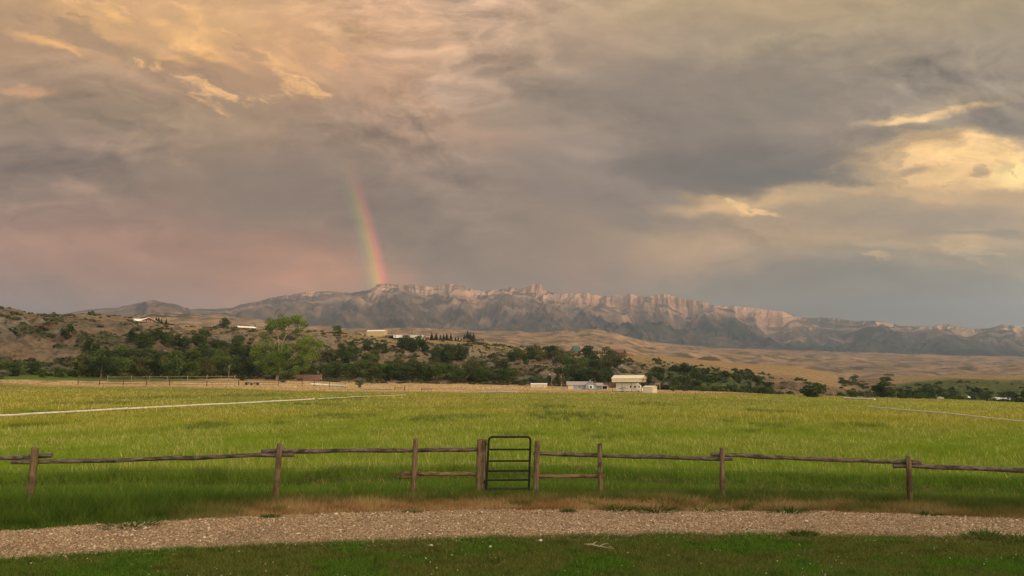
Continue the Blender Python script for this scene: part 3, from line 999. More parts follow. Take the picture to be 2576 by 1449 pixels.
# ------------------------------------------------------------------ sight line -> place on the land
def hit(x, y, d0=8.0, d1=890.0, n=3000):
    a, e = azel(x, y)
    d = np.exp(np.linspace(math.log(d0), math.log(d1), n))
    X = np.sin(a) * d; Y = np.cos(a) * d
    z = valley_z(X, Y)
    line = EYE + d * math.tan(e)
    ok = np.nonzero(z >= line)[0]
    if len(ok) == 0:
        k = int(np.argmin(line - z))
    else:
        k = int(ok[0])
    return float(X[k]), float(Y[k]), float(z[k]), float(d[k])


def land_z(X, Y):
    return float(valley_z(np.array([X]), np.array([Y]))[0])

# ------------------------------------------------------------------ unseen western hills, added to shade the valley from the low sun
def west_z(X, Y):
    az = np.arctan2(X, Y); d = np.hypot(X, Y)
    h = 198 + 34 * fbm(az * 9, d / 900, 4, 151)
    e = sstep(math.radians(58), math.radians(82), az) * (1 - sstep(math.radians(176), math.radians(200), az))
    return -2 + e * h * sstep(900, 1500, d) * (1 - 0.9 * sstep(1500, 2400, d)) + e * sstep(900, 1200, d) * ridged(X / 160, Y / 160, 3, 153) * 6


def west_col(X, Y, Z, A, D, sl, gd):
    return lerp3((0.26, 0.19, 0.12), (0.12, 0.11, 0.07), sstep(-0.2, 0.4, fbm(X / 60, Y / 60, 3, 155)))


wh = polar_mesh('western_shade_hills', west_z, math.radians(56), math.radians(202), 150, np.linspace(880, 2450, 60), bpy.data.materials['foothill_earth'], west_col)
tag(wh, kind='structure')

# unseen ridge added at right to keep low sun off the mountain foot
def south_z(X, Y):
    az = np.degrees(np.arctan2(X, Y)); d = np.hypot(X, Y)
    dc_ = np.interp(az, [37, 61, 75], [3860, 4850, 5400])
    h = (425 + 55 * fbm(az / 4.5, d / 1500, 4, 161)) * sstep(36.8, 39.5, az) * (1 - sstep(70, 76, az))
    return -5 + h * np.exp(-((d - dc_) / 620) ** 2) + 12 * ridged(X / 300, Y / 300, 3, 163) * sstep(36.8, 39.5, az)


def south_col(X, Y, Z, A, D, sl, gd):
    return lerp3((0.22, 0.155, 0.11), (0.06, 0.06, 0.045), sstep(-0.2, 0.4, fbm(X / 180, Y / 180, 3, 165)))


sh = polar_mesh('southern_shade_ridge', south_z, math.radians(36.6), math.radians(76), 160, np.linspace(2700, 6300, 80), bpy.data.materials['mountain_rock'], south_col)
tag(sh, kind='structure')

# ------------------------------------------------------------------ gravel path
def strip(name, yf0, yf1, zoff, mat, nx=600, ny=24):
    xs = np.linspace(-17, 17, nx)
    a = yf0(xs); b = yf1(xs)
    tt = np.linspace(0, 1, ny)
    X = np.repeat(xs[:, None], ny, 1); Y = a[:, None] * (1 - tt) + b[:, None] * tt
    Z = valley_z(X, Y) + zoff
    v = np.stack([X, Y, Z], -1).reshape(-1, 3)
    i = np.arange(nx - 1)[:, None] * ny + np.arange(ny - 1)[None, :]
    q = np.stack([i, i + ny, i + ny + 1, i + 1], -1).reshape(-1, 4)
    return mesh_np(name, v, q, mat, smooth=True)


mg, nt, bs = new_mat('gravel_bed')
tc = nt.node('ShaderNodeTexCoord').outputs['Object']
vo = nt.node('ShaderNodeTexVoronoi', {'Vector': tc, 'Scale': 34.0})
big = nt.noise(tc, 0.7, 4, 0.6)
cc = nt.ramp(nt.node('ShaderNodeSeparateColor', {0: vo.outputs['Color']}).outputs[0], [(0, (0.16, 0.105, 0.07)), (0.5, (0.30, 0.205, 0.135)), (0.85, (0.40, 0.29, 0.20)), (1, (0.52, 0.42, 0.32))])
cc = nt.vmath('SCALE', cc, scale=nt.mr(big, 0.3, 0.7, 0.72, 1.05))
nt.set(bs.inputs['Base Color'], cc)
bs.inputs['Roughness'].default_value = 0.95
bs.inputs['Specular IOR Level'].default_value = 0.1
nt.set(bs.inputs['Normal'], nt.node('ShaderNodeBump', {'Strength': 1.0, 'Distance': 0.02, 'Height': nt.math('SUBTRACT', 1.0, vo.outputs['Distance'])}))
gravel = strip('gravel_path', path_near, path_far, 0.012, mg)
tag(gravel, kind='structure')
lawn = strip('lawn', lambda x: np.full_like(x, 4.0), lambda x: path_near(x) + 0.03, 0.006, surf('lawn_turf', (0.035, 0.045, 0.014), rough=1, var=0.4, scale=1.5, bump=0.02, bscale=30, spec=0))
tag(lawn, kind='structure')


def scatter_screen(n, x0, x1, y0, y1, rng):
    """even cover as seen from the viewpoint: near ground gets small spacing, far ground wide"""
    x = rng.uniform(x0, x1, n); y = rng.uniform(y0, y1, n)
    X = (x - CX) / F; Y = (CY - y) / F
    fw = CP - Y * SP; up = SP + Y * CP
    t = -EYE / up
    return X * t, fw * t


def stones(name, px, py, size, cols, mat, rng):
    n = len(px)
    base = np.array([(1, 0, 0), (0, 1, 0), (-1, 0, 0), (0, -1, 0), (0, 0, 1), (0, 0, -1)], float)
    fc = np.array([(0, 1, 4), (1, 2, 4), (2, 3, 4), (3, 0, 4), (1, 0, 5), (2, 1, 5), (3, 2, 5), (0, 3, 5)])
    r = rng.uniform(0.65, 1.35, (n, 6, 1))
    a = rng.uniform(0, 2 * PI, n)
    p = base[None] * r * size[:, None, None] * np.array([1, 0.8, 0.6])
    ca, sa = np.cos(a)[:, None], np.sin(a)[:, None]
    q = np.empty_like(p)
    q[..., 0] = p[..., 0] * ca - p[..., 1] * sa; q[..., 1] = p[..., 0] * sa + p[..., 1] * ca; q[..., 2] = p[..., 2] + 0.25 * q[..., 0] * rng.uniform(-1, 1, (n, 1))
    q[..., 0] += px[:, None]; q[..., 1] += py[:, None]; q[..., 2] += (valley_z(px, py) + 0.012 + size * 0.25)[:, None]
    f = (fc[None] + (np.arange(n) * 6)[:, None, None]).reshape(-1, 3)
    c = np.repeat(cols, 6, 0)
    return mesh_np(name, q.reshape(-1, 3), f, mat, c)


rg = np.random.default_rng(5)
M_stone = surf('gravel_stone', (0.3, 0.2, 0.1), rough=0.9, var=0.12, scale=60, attr='Col', spec=0.15)
n = 135000
X = rg.uniform(-13, 13, n); k = rg.uniform(-0.02, 1.02, n)
loose = rg.random(n) < 0.035
k = np.where(loose, np.where(rg.random(n) < 0.5, -0.16 * rg.random(n), 1 + 0.2 * rg.random(n)), k)
Y = path_near(X) * (1 - k) + path_far(X) * k
keep = (np.abs(X) < Y * 0.78 + 0.5) & (noise2(X * 0.8, Y * 0.8, 160) + rg.uniform(-0.9, 0.6, n) < 0.45)
X, Y = X[keep], Y[keep]; n = len(X)
pal = np.array([(0.30, 0.20, 0.13), (0.40, 0.29, 0.20), (0.22, 0.145, 0.095), (0.50, 0.40, 0.30), (0.34, 0.22, 0.15), (0.15, 0.10, 0.07), (0.62, 0.54, 0.44)])
cs = pal[rg.choice(7, n, p=[0.26, 0.24, 0.18, 0.1, 0.12, 0.07, 0.03])] * rg.uniform(0.70, 1.06, (n, 1)) * np.array([0.97, 0.99, 0.94])
st = stones('gravel_stones', X, Y, rg.gamma(2.6, 0.0033, n) + 0.0055, cs, M_stone, rg)
tag(st, 'loose tan and grey gravel stones covering the path', 'gravel', kind='stuff')

# ------------------------------------------------------------------ grasses
M_grass = foliage_mat('grass_blade', 0.4)


def blades(name, px, py, h, wd, cb, ct, rng, lean=0.35, wind=(0.0, 0.0)):
    """one bent three-vertex blade per place, with root colour and tip colour"""
    n = len(px)
    a = rng.uniform(0, PI, n)
    dx = np.cos(a) * wd * 0.5; dy = np.sin(a) * wd * 0.5
    lx = rng.normal(0, lean, n) * h + wind[0] * h; ly = rng.normal(0, lean, n) * h + wind[1] * h
    z = valley_z(px, py)
    v = np.empty((n, 3, 3))
    v[:, 0] = np.stack([px - dx, py - dy, z], -1)
    v[:, 1] = np.stack([px + dx, py + dy, z], -1)
    v[:, 2] = np.stack([px + lx, py + ly, z + h], -1)
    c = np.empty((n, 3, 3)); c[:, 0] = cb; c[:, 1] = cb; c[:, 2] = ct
    return mesh_np(name, v.reshape(-1, 3), np.arange(n * 3).reshape(-1, 3), M_grass, c.reshape(-1, 3))


# --- lawn
n = 330000
X, Y = scatter_screen(n, -260, 2836, 1335, 1490, rg)
edge = path_near(X) + rg.normal(0, 0.035, n) + 0.10 * np.maximum(0, noise2(X * 2.2, Y * 0 + 3, 171))
keep = Y < edge
X, Y, edge = X[keep], Y[keep], edge[keep]; n = len(X)
nz = fbm(X / 1.6, Y / 1.2, 4, 173); nz2 = fbm(X / 0.35, Y / 0.35, 3, 175)
green = np.array([0.092, 0.178, 0.024]); drab = np.array([0.130, 0.158, 0.038]); dark = np.array([0.058, 0.095, 0.018])
lush = np.clip(sstep(0.0, 0.5, nz) + 0.8 * np.exp(-((X - 0.8) / 1.6) ** 2 - ((Y - 10.1) / 0.55) ** 2) + 0.7 * np.exp(-((X - 4.2) / 2.4) ** 2 - ((Y - 10.4) / 0.5) ** 2) + 0.5 * sstep(-4.0, -7.0, X), 0, 1)
c0 = lerp3(drab, green, lush)
c0 = lerp3(c0, dark, sstep(0.1, 0.6, -nz2) * 0.6)
c0 = lerp3(c0, (0.17, 0.11, 0.04), (rg.random(n) < 0.09 * (1 - lush)) * 0.9)
c0 = c0 * rg.uniform(0.5, 1.5, (n, 1))
h = rg.uniform(0.025, 0.075, n) * (1 + 0.5 * (Y > edge - 0.15))
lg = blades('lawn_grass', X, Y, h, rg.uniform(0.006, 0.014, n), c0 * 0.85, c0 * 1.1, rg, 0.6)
tag(lg, 'short mown dark green lawn with brownish patches in front of the gravel', 'lawn grass', kind='stuff')

# clover heads in the lawn
n = 260
X, Y = scatter_screen(n, -200, 2776, 1375, 1470, rg)
keep = (Y < path_near(X) - 0.15) & (noise2(X * 0.6, Y * 0.9, 177) > -0.05)
X, Y = X[keep], Y[keep]; n = len(X)
cv = stones('clover_heads', X, Y, rg.uniform(0.006, 0.013, n), np.tile(np.array([0.62, 0.60, 0.50]), (n, 1)) * rg.uniform(0.7, 1.1, (n, 1)), M_stone, rg)
cv.location.z = 0.045
tag(cv, 'tiny white clover heads dotted over the mown lawn', 'clover', kind='stuff')

# --- dry verge between path and fence
n = 110000
X = rg.uniform(-14, 14, n); k = rg.uniform(0, 1, n) ** 1.3
Y = path_far(X) - 0.05 + k * 2.3
k = Y - path_far(X)
nz = fbm(X / 1.3, Y / 0.6, 4, 181)
gmix = np.clip(sstep(0.5, 1.8, k + 0.7 * nz) + 0.9 * sstep(-5.5, -8.0, X + nz) + 0.5 * sstep(1.5, 8, X + 2 * nz) + 1.0 * sstep(0.42, 0.6, noise2(X * 1.1, Y * 1.6, 183)), 0, 1)
straw = np.array([0.38, 0.265, 0.13]); rust = np.array([0.27, 0.155, 0.07])
c0 = lerp3(lerp3(straw, rust, sstep(-0.3, 0.4, nz)), lerp3((0.06, 0.10, 0.022), (0.12, 0.13, 0.036), sstep(-0.4, 0.4, fbm(X / 0.5, Y / 0.5, 2, 185))), gmix)
c0 = c0 * rg.uniform(0.65, 1.3, (n, 1))
h = rg.uniform(0.05, 0.16, n) * (0.7 + 0.7 * np.clip(k / 1.2, 0, 1.3))
lw_ = sstep(-5.0, -7.2, X + nz * 0.8)
c0 = lerp3(c0, lerp3((0.05, 0.10, 0.016), (0.10, 0.165, 0.026), sstep(-0.5, 0.5, fbm(X / 0.6, Y / 0.35, 3, 187))) * rg.uniform(0.5, 1.5, (n, 1)), lw_ * 0.85)
h = h * (1 + 1.2 * lw_ * sstep(0.1, 0.5, k))
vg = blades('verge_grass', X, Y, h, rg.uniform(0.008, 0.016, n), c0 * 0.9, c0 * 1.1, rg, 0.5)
tag(vg, 'dry orange and green verge grass between gravel and fence', 'dry grass', kind='stuff')

# --- ditch bank and field
pipes_for_gap = []
n = 620000
X1, Y1 = scatter_screen(300000, -260, 2836, 1105, 1262, rg)
X2, Y2 = scatter_screen(400000, -260, 2836, 975, 1135, rg)
X = np.concatenate([X1, X2]); Y = np.concatenate([Y1, Y2]); n = len(X)
d = np.hypot(X, Y); A = np.arctan2(X, Y)
keep = (Y > path_far(X) + 1.35) & (d < green_edge_d(A) + 4 * noise2(X / 9, Y / 9, 190)) & (Y > 0)
X, Y, d, A = X[keep], Y[keep], d[keep], A[keep]; n = len(X)
dy = Y - np.interp(X, DX, DY)
nz = fbm(X / 7, Y / 9, 4, 191); nz2 = fbm(X / 1.1, Y / 1.1, 3, 193); nz3 = fbm(X / 30, Y / 40, 3, 195)
# bare dark soil in the ditch
keep = (rg.random(n) > 0.93 * np.exp(-((dy + 0.05) / 0.35) ** 2) * sstep(-0.5, 0.1, fbm(X / 2.5, Y / 0.8, 2, 197)))
X, Y, d, A, dy, nz, nz2, nz3 = [q[keep] for q in (X, Y, d, A, dy, nz, nz2, nz3)]; n = len(X)
lushc = np.array([0.110, 0.185, 0.027]); fresh = np.array([0.190, 0.280, 0.030]); olive = np.array([0.275, 0.318, 0.052]); seed = np.array([0.42, 0.40, 0.14])
t1 = sstep(0.3, 4.5, dy + nz2 * 0.8)
t2 = sstep(21, 60, d + nz * 8)
c0 = lerp3(lerp3(lushc, fresh, t1), olive, t2 * 0.85)
seedy = (rg.random(n) < (0.08 + 0.26 * sstep(24, 110, d)) * sstep(-0.7, 0.5, nz + 0.4 * nz3)) & (dy > 1.5)
c0 = np.where(seedy[:, None], seed * (0.8 + 0.4 * rg.random((n, 1))), c0)
warm = sstep(-0.2, 0.5, nz3) * t2
c0 = lerp3(c0, c0 * np.array([1.08, 0.97, 0.88]), warm)
xp = CX + F * np.tan(A)
# darker weed patches seen in the field
PATCH = [(510, 1076, 75, 8), (860, 1049, 95, 6), (1085, 1056, 70, 9), (1420, 1048, 120, 14), (380, 1008, 60, 4), (900, 1003, 60, 8), (1940, 1035, 50, 6), (40, 1075, 50, 8), (1530, 1106, 50, 5), (240, 1020, 80, 4), (640, 1000, 90, 4), (1290, 1100, 40, 5), (1930, 1072, 50, 5), (1380, 1025, 60, 5), (700, 1068, 40, 4), (1180, 1050, 60, 5), (2160, 1075, 60, 5), (80, 1042, 60, 4), (760, 1020, 90, 3), (1640, 1018, 70, 4)]
dark_w = np.zeros(n)
for (px0, py0, rx, ry) in PATCH:
    gx0, gy0 = gp(px0, py0); dd = math.hypot(gx0, gy0)
    ex = rx * dd / F * 1.1; ey = ry * dd * dd / (F * EYE) * 1.1
    wv = np.exp(-((X - gx0) / ex) ** 2 - ((Y - gy0) / ey) ** 2)
    dark_w = np.maximum(dark_w, sstep(0.30, 0.62, wv * (0.62 + 0.9 * noise2(X / (ex * 0.22), Y / (ey * 0.30), 199) + 0.7 * noise2(X / 0.7, Y / 1.6, 200))))
dark_w = np.maximum(dark_w, 0.7 * sstep(0.60, 0.85, noise2(X / 1.7, Y / 3.0, 201) + 0.3 * noise2(X / 14, Y / 20, 202)) * sstep(24, 36, d))
c0 = lerp3(c0, np.array([0.095, 0.14, 0.030]), dark_w * (0.55 + 0.45 * rg.random(n)))
c0 = c0 * (1 + 0.16 * np.clip(nz2, -1, 1))[:, None] * rg.uniform(0.75, 1.25, (n, 1))
h = rg.uniform(0.12, 0.30, n) * (0.8 + 0.3 * nz3) * (1 + 0.5 * seedy) * (1 + 0.5 * dark_w)
h = np.where(dy < 0.6, h * 0.75, h)
wd = np.maximum(0.010, 0.75 * d / 745.0) * rg.uniform(0.6, 1.2, n)
tall = (rg.random(n) < 0.007) & (d < 30)
h = np.where(tall, h * 1.7, h); c0 = np.where(tall[:, None], np.array([0.36, 0.27, 0.10]) * (0.7 + 0.5 * rg.random((n, 1))), c0)
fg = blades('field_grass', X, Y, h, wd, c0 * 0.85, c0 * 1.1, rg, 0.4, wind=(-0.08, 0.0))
tag(fg, 'tall green hay grass of the field, olive with seed heads farther off', 'field grass', kind='stuff')

# --- stubble of the dry strip
X, Y = scatter_screen(34000, -260, 2836, 968, 992, rg)
d = np.hypot(X, Y); A = np.arctan2(X, Y)
dd = rg.uniform(200, 350, len(X)); X = np.sin(A) * dd; Y = np.cos(A) * dd; d = dd
xp = CX + F * np.tan(A)
keep = (d > green_edge_d(A)) & (d < np.interp(xp, [-300, 100, 500, 700, 1000, 2000, 2900], [262, 262, 262, 312, 340, 385, 350]))
X, Y, d = X[keep], Y[keep], d[keep]; n = len(X)
stripe = fbm(X / 40, Y / 5, 3, 205)
c0 = lerp3((0.56, 0.40, 0.21), (0.40, 0.29, 0.13), sstep(0.0, 0.5, stripe)) * rg.uniform(0.75, 1.2, (n, 1))
dg = blades('dry_stubble', X, Y, rg.uniform(0.08, 0.22, n), rg.uniform(0.25, 0.6, n), c0, c0, rg, 0.4)
tag(dg, 'pale dry straw stubble strip at the far edge of the green field', 'stubble', kind='stuff')

# ------------------------------------------------------------------ pole fence and gate
def wood(name, c1, c2, stretch):
    m, nt, bs = new_mat(name)
    tc = nt.node('ShaderNodeTexCoord').outputs['Object']
    g = nt.noise(nt.vmath('MULTIPLY', tc, stretch), 5.0, 6, 0.65)
    g2 = nt.noise(tc, 3.0, 4, 0.6)
    c = nt.mix(nt.mr(g, 0.32, 0.68), c1, c2)
    c = nt.mix(nt.mr(g2, 0.45, 0.75), c, tuple(x * 0.55 for x in c1))
    nt.set(bs.inputs['Base Color'], c)
    bs.inputs['Roughness'].default_value = 0.9
    bs.inputs['Specular IOR Level'].default_value = 0.15
    nt.set(bs.inputs['Normal'], nt.node('ShaderNodeBump', {'Strength': 1.0, 'Distance': 0.012, 'Height': g}))
    return m


M_post = wood('post_wood', (0.075, 0.05, 0.032), (0.225, 0.16, 0.10), (9, 9, 0.7))
M_rail = wood('rail_wood', (0.042, 0.032, 0.028), (0.185, 0.15, 0.13), (0.8, 6, 6))
M_rail_new = wood('low_rail_wood', (0.10, 0.06, 0.034), (0.24, 0.16, 0.095), (0.8, 6, 6))
M_gate = surf('gate_paint', (0.007, 0.008, 0.009), rough=0.6, var=0.3, scale=8, spec=0.25)
M_wire = surf('wire_steel', (0.10, 0.095, 0.09), rough=0.6, var=0.2, scale=20)


def post_geom(xb, yb, xt, yt, rad):
    bx, by = gp(xb, yb)
    d = math.hypot(bx, by)
    tx, ty, tz = at_dist(xt, yt, d)
    return Vector((bx, by, land_z(bx, by) - 0.15)), Vector((tx, ty, tz)), rad


def make_post(g, parent, base, name='post'):
    a, b, r = g
    a = a - base; b = b - base
    pts = []
    k = 7
    for i in range(k):
        q = a.lerp(b, i / (k - 1))
        pts.append(q + Vector((random.uniform(-1, 1), random.uniform(-1, 1), 0)) * 0.004)
    pts.append(b + (b - a).normalized() * 0.012)
    rr = [r * (1.04 - 0.08 * i / k) for i in range(k)] + [r * 0.72]
    return MB().tube(pts, rr, 14, 0.05).build(name, M_post, parent, smooth=True)


def rail_pts(x0, y0, x1, y1, dl, base, sag=0.0, wob=0.012):
    """a pole between two sight lines, lying just behind the line of posts"""
    out = []
    k = 14
    for i in range(k + 1):
        t_ = i / k
        x = x0 + (x1 - x0) * t_; y = y0 + (y1 - y0) * t_ + sag * math.sin(t_ * PI)
        X0, fw, up = ray(x, y)
        # fence line depth as a function of bearing
        Yd = dl(X0 / fw)
        tt = Yd / fw
        out.append(Vector((X0 * tt, Yd, EYE + up * tt)) - base + Vector((0, 0, random.uniform(-wob, wob))))
    return out


def line_depth(posts, off):
    sl = [(g[0].x / g[0].y, g[0].y, g[1].y) for g in posts]
    sl.sort()
    return lambda s: float(np.interp(s, [q[0] for q in sl], [(q[1]) for q in sl])) + off


LP = [post_geom(-560, 1292, -545, 1145, 0.07), post_geom(74, 1268, 89, 1127, 0.078), post_geom(692, 1263, 704, 1116, 0.064), post_geom(1038, 1249, 1046, 1105, 0.062), post_geom(1203, 1246, 1207, 1106, 0.068), post_geom(1214.5, 1246, 1218, 1106, 0.062)]
RP = [post_geom(1346, 1248, 1352, 1110, 0.068), post_geom(1510, 1249, 1509, 1117, 0.058), post_geom(1816, 1256, 1817, 1127, 0.058), post_geom(2289, 1269, 2285, 1148, 0.058), post_geom(2840, 1292, 2830, 1165, 0.058)]


def make_fence(posts, rails, low, label, wires):
    base = Vector((posts[0][0].x, posts[0][0].y, 0))
    root = thing('pole_fence', base, 0, label, 'fence', 'two runs of the pole fence')
    for g in posts:
        make_post(g, root, base)
    dl = line_depth(posts, 0.115)
    for (x0, y0, x1, y1, r, sag) in rails:
        p_ = rail_pts(x0, y0, x1, y1, dl, base, sag)
        rr = [r * (1 + 0.10 * math.sin(i * 1.3 + x0)) for i in range(len(p_))]
        MB().tube(p_, rr, 10, 0.08).build('rail', M_rail, root, smooth=True)
    for (x0, y0, x1, y1, r) in low:
        o = MB().tube(rail_pts(x0, y0, x1, y1, dl, base), r, 10, 0.1).build('lower_rail', M_rail_new, root, smooth=True)
        o['label'] = 'short pale lower rail beside the gate'
    for (x0, y0, x1, y1) in wires:
        MB().tube(rail_pts(x0, y0, x1, y1, line_depth(posts, 0.07), base, 0, 0), 0.0022, 5).build('wire', M_wire, root)
    return root


make_fence(LP, [(-600, 1175, 131, 1146, 0.050, 0), (28, 1163, 741, 1142, 0.050, 2), (658, 1135, 1202, 1131, 0.052, 0)], [(1018, 1191, 1204, 1193, 0.047)],
           'weathered pole fence left of the black gate, with leaning brown posts', [(-500, 1232, 690, 1208), (690, 1208, 1205, 1198), (-500, 1200, 690, 1180), (690, 1180, 1205, 1168)])
make_fence(RP, [(1342, 1140, 1842, 1155, 0.050, 0), (1788, 1142, 2317, 1163, 0.048, 2), (2247, 1171, 2860, 1192, 0.052, 0)], [(1339, 1198, 1521, 1198, 0.043)],
           'weathered pole fence right of the black gate, sloping down to the right', [(1346, 1170, 2290, 1200), (1346, 1200, 2290, 1228), (2290, 1228, 2840, 1246)])

# gate: bent tube frame with five cross bars
gl = gp(1227, 1247); gr_ = gp(1334, 1247)
gd = 0.5 * (math.hypot(*gl) + math.hypot(*gr_))
A3 = [Vector(at_dist(x, y, gd)) for x, y in ((1223, 1238), (1230, 1099), (1335, 1099), (1330, 1237))]
gbase = Vector((A3[0].x, A3[0].y, 0))
gt = thing('tube_gate', gbase, 0, 'narrow black tubular steel gate standing between the two pole fence runs', 'gate')
A3 = [q - gbase for q in A3]
fr = []
TL, TR = A3[1], A3[2]
rc = 0.09
ux = (TR - TL).normalized(); uzl = (A3[0] - TL).normalized(); uzr = (A3[3] - TR).normalized()
fr.append(A3[0])
for i in range(6):
    a = i / 5 * PI / 2
    fr.append(TL + uzl * rc * (1 - math.sin(a)) + ux * rc * (1 - math.cos(a)))
for i in range(6):
    a = i / 5 * PI / 2
    fr.append(TR + uzr * rc * (1 - math.cos(a)) - ux * rc * (1 - math.sin(a)))
fr.append(A3[3])
MB().tube(fr, 0.027, 10).build('frame', M_gate, gt, smooth=True)
for y in (1131, 1160, 1185, 1208, 1230):
    f_ = (y - 1099) / (1238 - 1099)
    a = A3[1].lerp(A3[0], f_); b = A3[2].lerp(A3[3], f_)
    MB().tube([a, a.lerp(b, 0.5), b], 0.022, 8).build('bar', M_gate, gt, smooth=True)
for y in (1117, 1212):
    f_ = (y - 1099) / (1238 - 1099)
    a = A3[1].lerp(A3[0], f_)
    MB().tube([a + Vector((-0.075, 0, 0)), a], 0.013, 6).tube([a + Vector((-0.055, 0, -0.04)), a + Vector((-0.055, 0, 0.04))], 0.012, 6).build('hinge', M_gate, gt)
a = A3[2].lerp(A3[3], 0.5)
MB().box(a.x + 0.02, a.y - 0.03, a.z, 0.03, 0.03, 0.09).tube([a + Vector((0.03, -0.03, 0.02)), a + Vector((0.10, -0.02, 0.0))], 0.006, 6).build('latch', M_wire, gt)

# ------------------------------------------------------------------ earth mounds thrown up along the ditch
M_dirt = surf('mound_dirt', (0.115, 0.072, 0.045), rough=1, var=0.45, scale=9, bump=0.05, bscale=25, spec=0)


def mound(x, y, r, hgt, label):
    X, Y = gp(x, y)
    v = []; fcs = []
    rings, seg = 7, 18
    for i in range(rings + 1):
        rr = r * i / rings
        for k in range(seg):
            a = 2 * PI * k / seg
            zz = hgt * math.cos(i / rings * PI / 2) ** 0.8
            nn = 1 + 0.25 * float(noise2(np.array([math.cos(a) * 2 + x]), np.array([math.sin(a) * 2 + i]), 211)[0])
            v.append((math.cos(a) * rr * nn, math.sin(a) * rr * 0.7 * nn, zz * nn - 0.03 + random.uniform(-0.02, 0.02) * hgt * 2))
    for i in range(rings):
        for k in range(seg):
            fcs.append((i * seg + k, i * seg + (k + 1) % seg, (i + 1) * seg + (k + 1) % seg, (i + 1) * seg + k))
    mb = MB(); mb.v = v; mb.f = fcs
    o = mb.build('dirt_mound', M_dirt, smooth=False, loc=(X, Y, land_z(X, Y)))
    return tag(o, label, 'dirt mound', 'earth mounds along the ditch')


mound(512, 1228, 0.36, 0.20, 'larger brown dirt mound on the ditch bank, between the two left fence posts')
mound(385, 1229, 0.30, 0.12, 'low brown dirt mound on the ditch bank, left of the larger mound')
mound(775, 1211, 0.16, 0.17, 'small dark round dirt mound in the grass right of the leaning fence post')
mound(200, 1228, 0.30, 0.10, 'flat reddish dirt mound just right of the leftmost fence post')
mound(20, 1230, 0.50, 0.10, 'wide reddish dirt mound left of the leftmost fence post')
mound(1010, 1200, 0.55, 0.12, 'dark brown dirt mound beside the start of the left lower rail')
mound(1680, 1196 + 16, 0.55, 0.06, 'flat dark dirt mound in the grass right of the gate')
mound(2330 - 340, 1235, 0.5, 0.09, 'grey brown dirt mound right of the middle right-hand post')

# weeds that stand alone in and beside the gravel
def weed(x, y, r, h, label):
    X0, Y0 = gp(x, y)
    n = 150
    a = rg.uniform(0, 2 * PI, n); q = np.sqrt(rg.random(n)) * r
    px_ = np.cos(a) * q; py_ = np.sin(a) * q * 0.7
    hh = h * rg.uniform(0.4, 1.0, n) * (1 - 0.5 * (q / r) ** 2)
    w_ = rg.uniform(0.010, 0.022, n)
    lx = px_ * 0.7 + rg.normal(0, 0.25, n) * hh; ly = py_ * 0.7 + rg.normal(0, 0.25, n) * hh
    b = rg.uniform(0, PI, n)
    v = np.empty((n, 3, 3))
    v[:, 0] = np.stack([px_ - np.cos(b) * w_, py_ - np.sin(b) * w_, 0 * hh], -1)
    v[:, 1] = np.stack([px_ + np.cos(b) * w_, py_ + np.sin(b) * w_, 0 * hh], -1)
    v[:, 2] = np.stack([px_ + lx, py_ + ly, hh], -1)
    c = np.repeat(np.array([[0.06, 0.10, 0.022]]) * rg.uniform(0.6, 1.5, (n, 1)), 3, 0)
    o = mesh_np('weed_tuft', v.reshape(-1, 3), np.arange(n * 3).reshape(-1, 3), M_grass, c)
    o.location = (X0, Y0, land_z(X0, Y0) + 0.01)
    return tag(o, label, 'weed', 'weeds along the gravel path')


weed(1429, 1289, 0.14, 0.08, 'small green weed in the gravel right of the gate')
weed(678, 1303, 0.15, 0.09, 'small green weed in the gravel below the second fence post')
weed(1035, 1290, 0.18, 0.05, 'flat green weed at the gravel edge below the third fence post')
weed(2338, 1297, 0.22, 0.10, 'green weed at the gravel edge below the right-hand post')
weed(2477, 1356, 0.30, 0.22, 'tall green weed at the near gravel edge, far right')
weed(2570, 1361, 0.30, 0.16, 'green weed at the near gravel edge by the right picture border')
weed(1555, 1284, 0.35, 0.16, 'dark green weed clump on the verge below the post right of the gate')
weed(1650, 1287, 0.40, 0.18, 'wide dark green weed clump on the far gravel edge')
weed(1775, 1285, 0.42, 0.14, 'low dark green weed clump left of the middle right-hand post')
weed(1985, 1290, 0.40, 0.18, 'dark green weed clump on the verge right of the middle right-hand post')
weed(330, 1326, 0.45, 0.14, 'dark green weed clump on the far gravel edge at left')
weed(1690, 1268, 0.3, 0.22, 'tuft of tall green weed between the gate and the middle right-hand post')
weed(2020, 1349, 0.22, 0.15, 'green weed at the near gravel edge right of centre')

# small things on the lawn
M_white = surf('pale_stone', (0.62, 0.55, 0.45), rough=0.9, var=0.2, scale=30)


def rock(x, y, r, label, col=None):
    X, Y = gp(x, y)
    mb = MB()
    seg, rings = 9, 5
    for i in range(rings + 1):
        ph = PI * i / rings
        for k in range(seg):
            a = 2 * PI * k / seg
            rr = r * (0.8 + 0.4 * random.random())
            mb.v.append((rr * math.sin(ph) * math.cos(a) * 1.2, rr * math.sin(ph) * math.sin(a), rr * math.cos(ph) * 0.65))
    for i in range(rings):
        for k in range(seg):
            mb.f.append((i * seg + k, (i + 1) * seg + k, (i + 1) * seg + (k + 1) % seg, i * seg + (k + 1) % seg))
    o = mb.build('stone', M_white, loc=(X, Y, land_z(X, Y) + r * 0.4 + 0.01))
    return tag(o, label, 'stone', 'pale stones lying near the path')


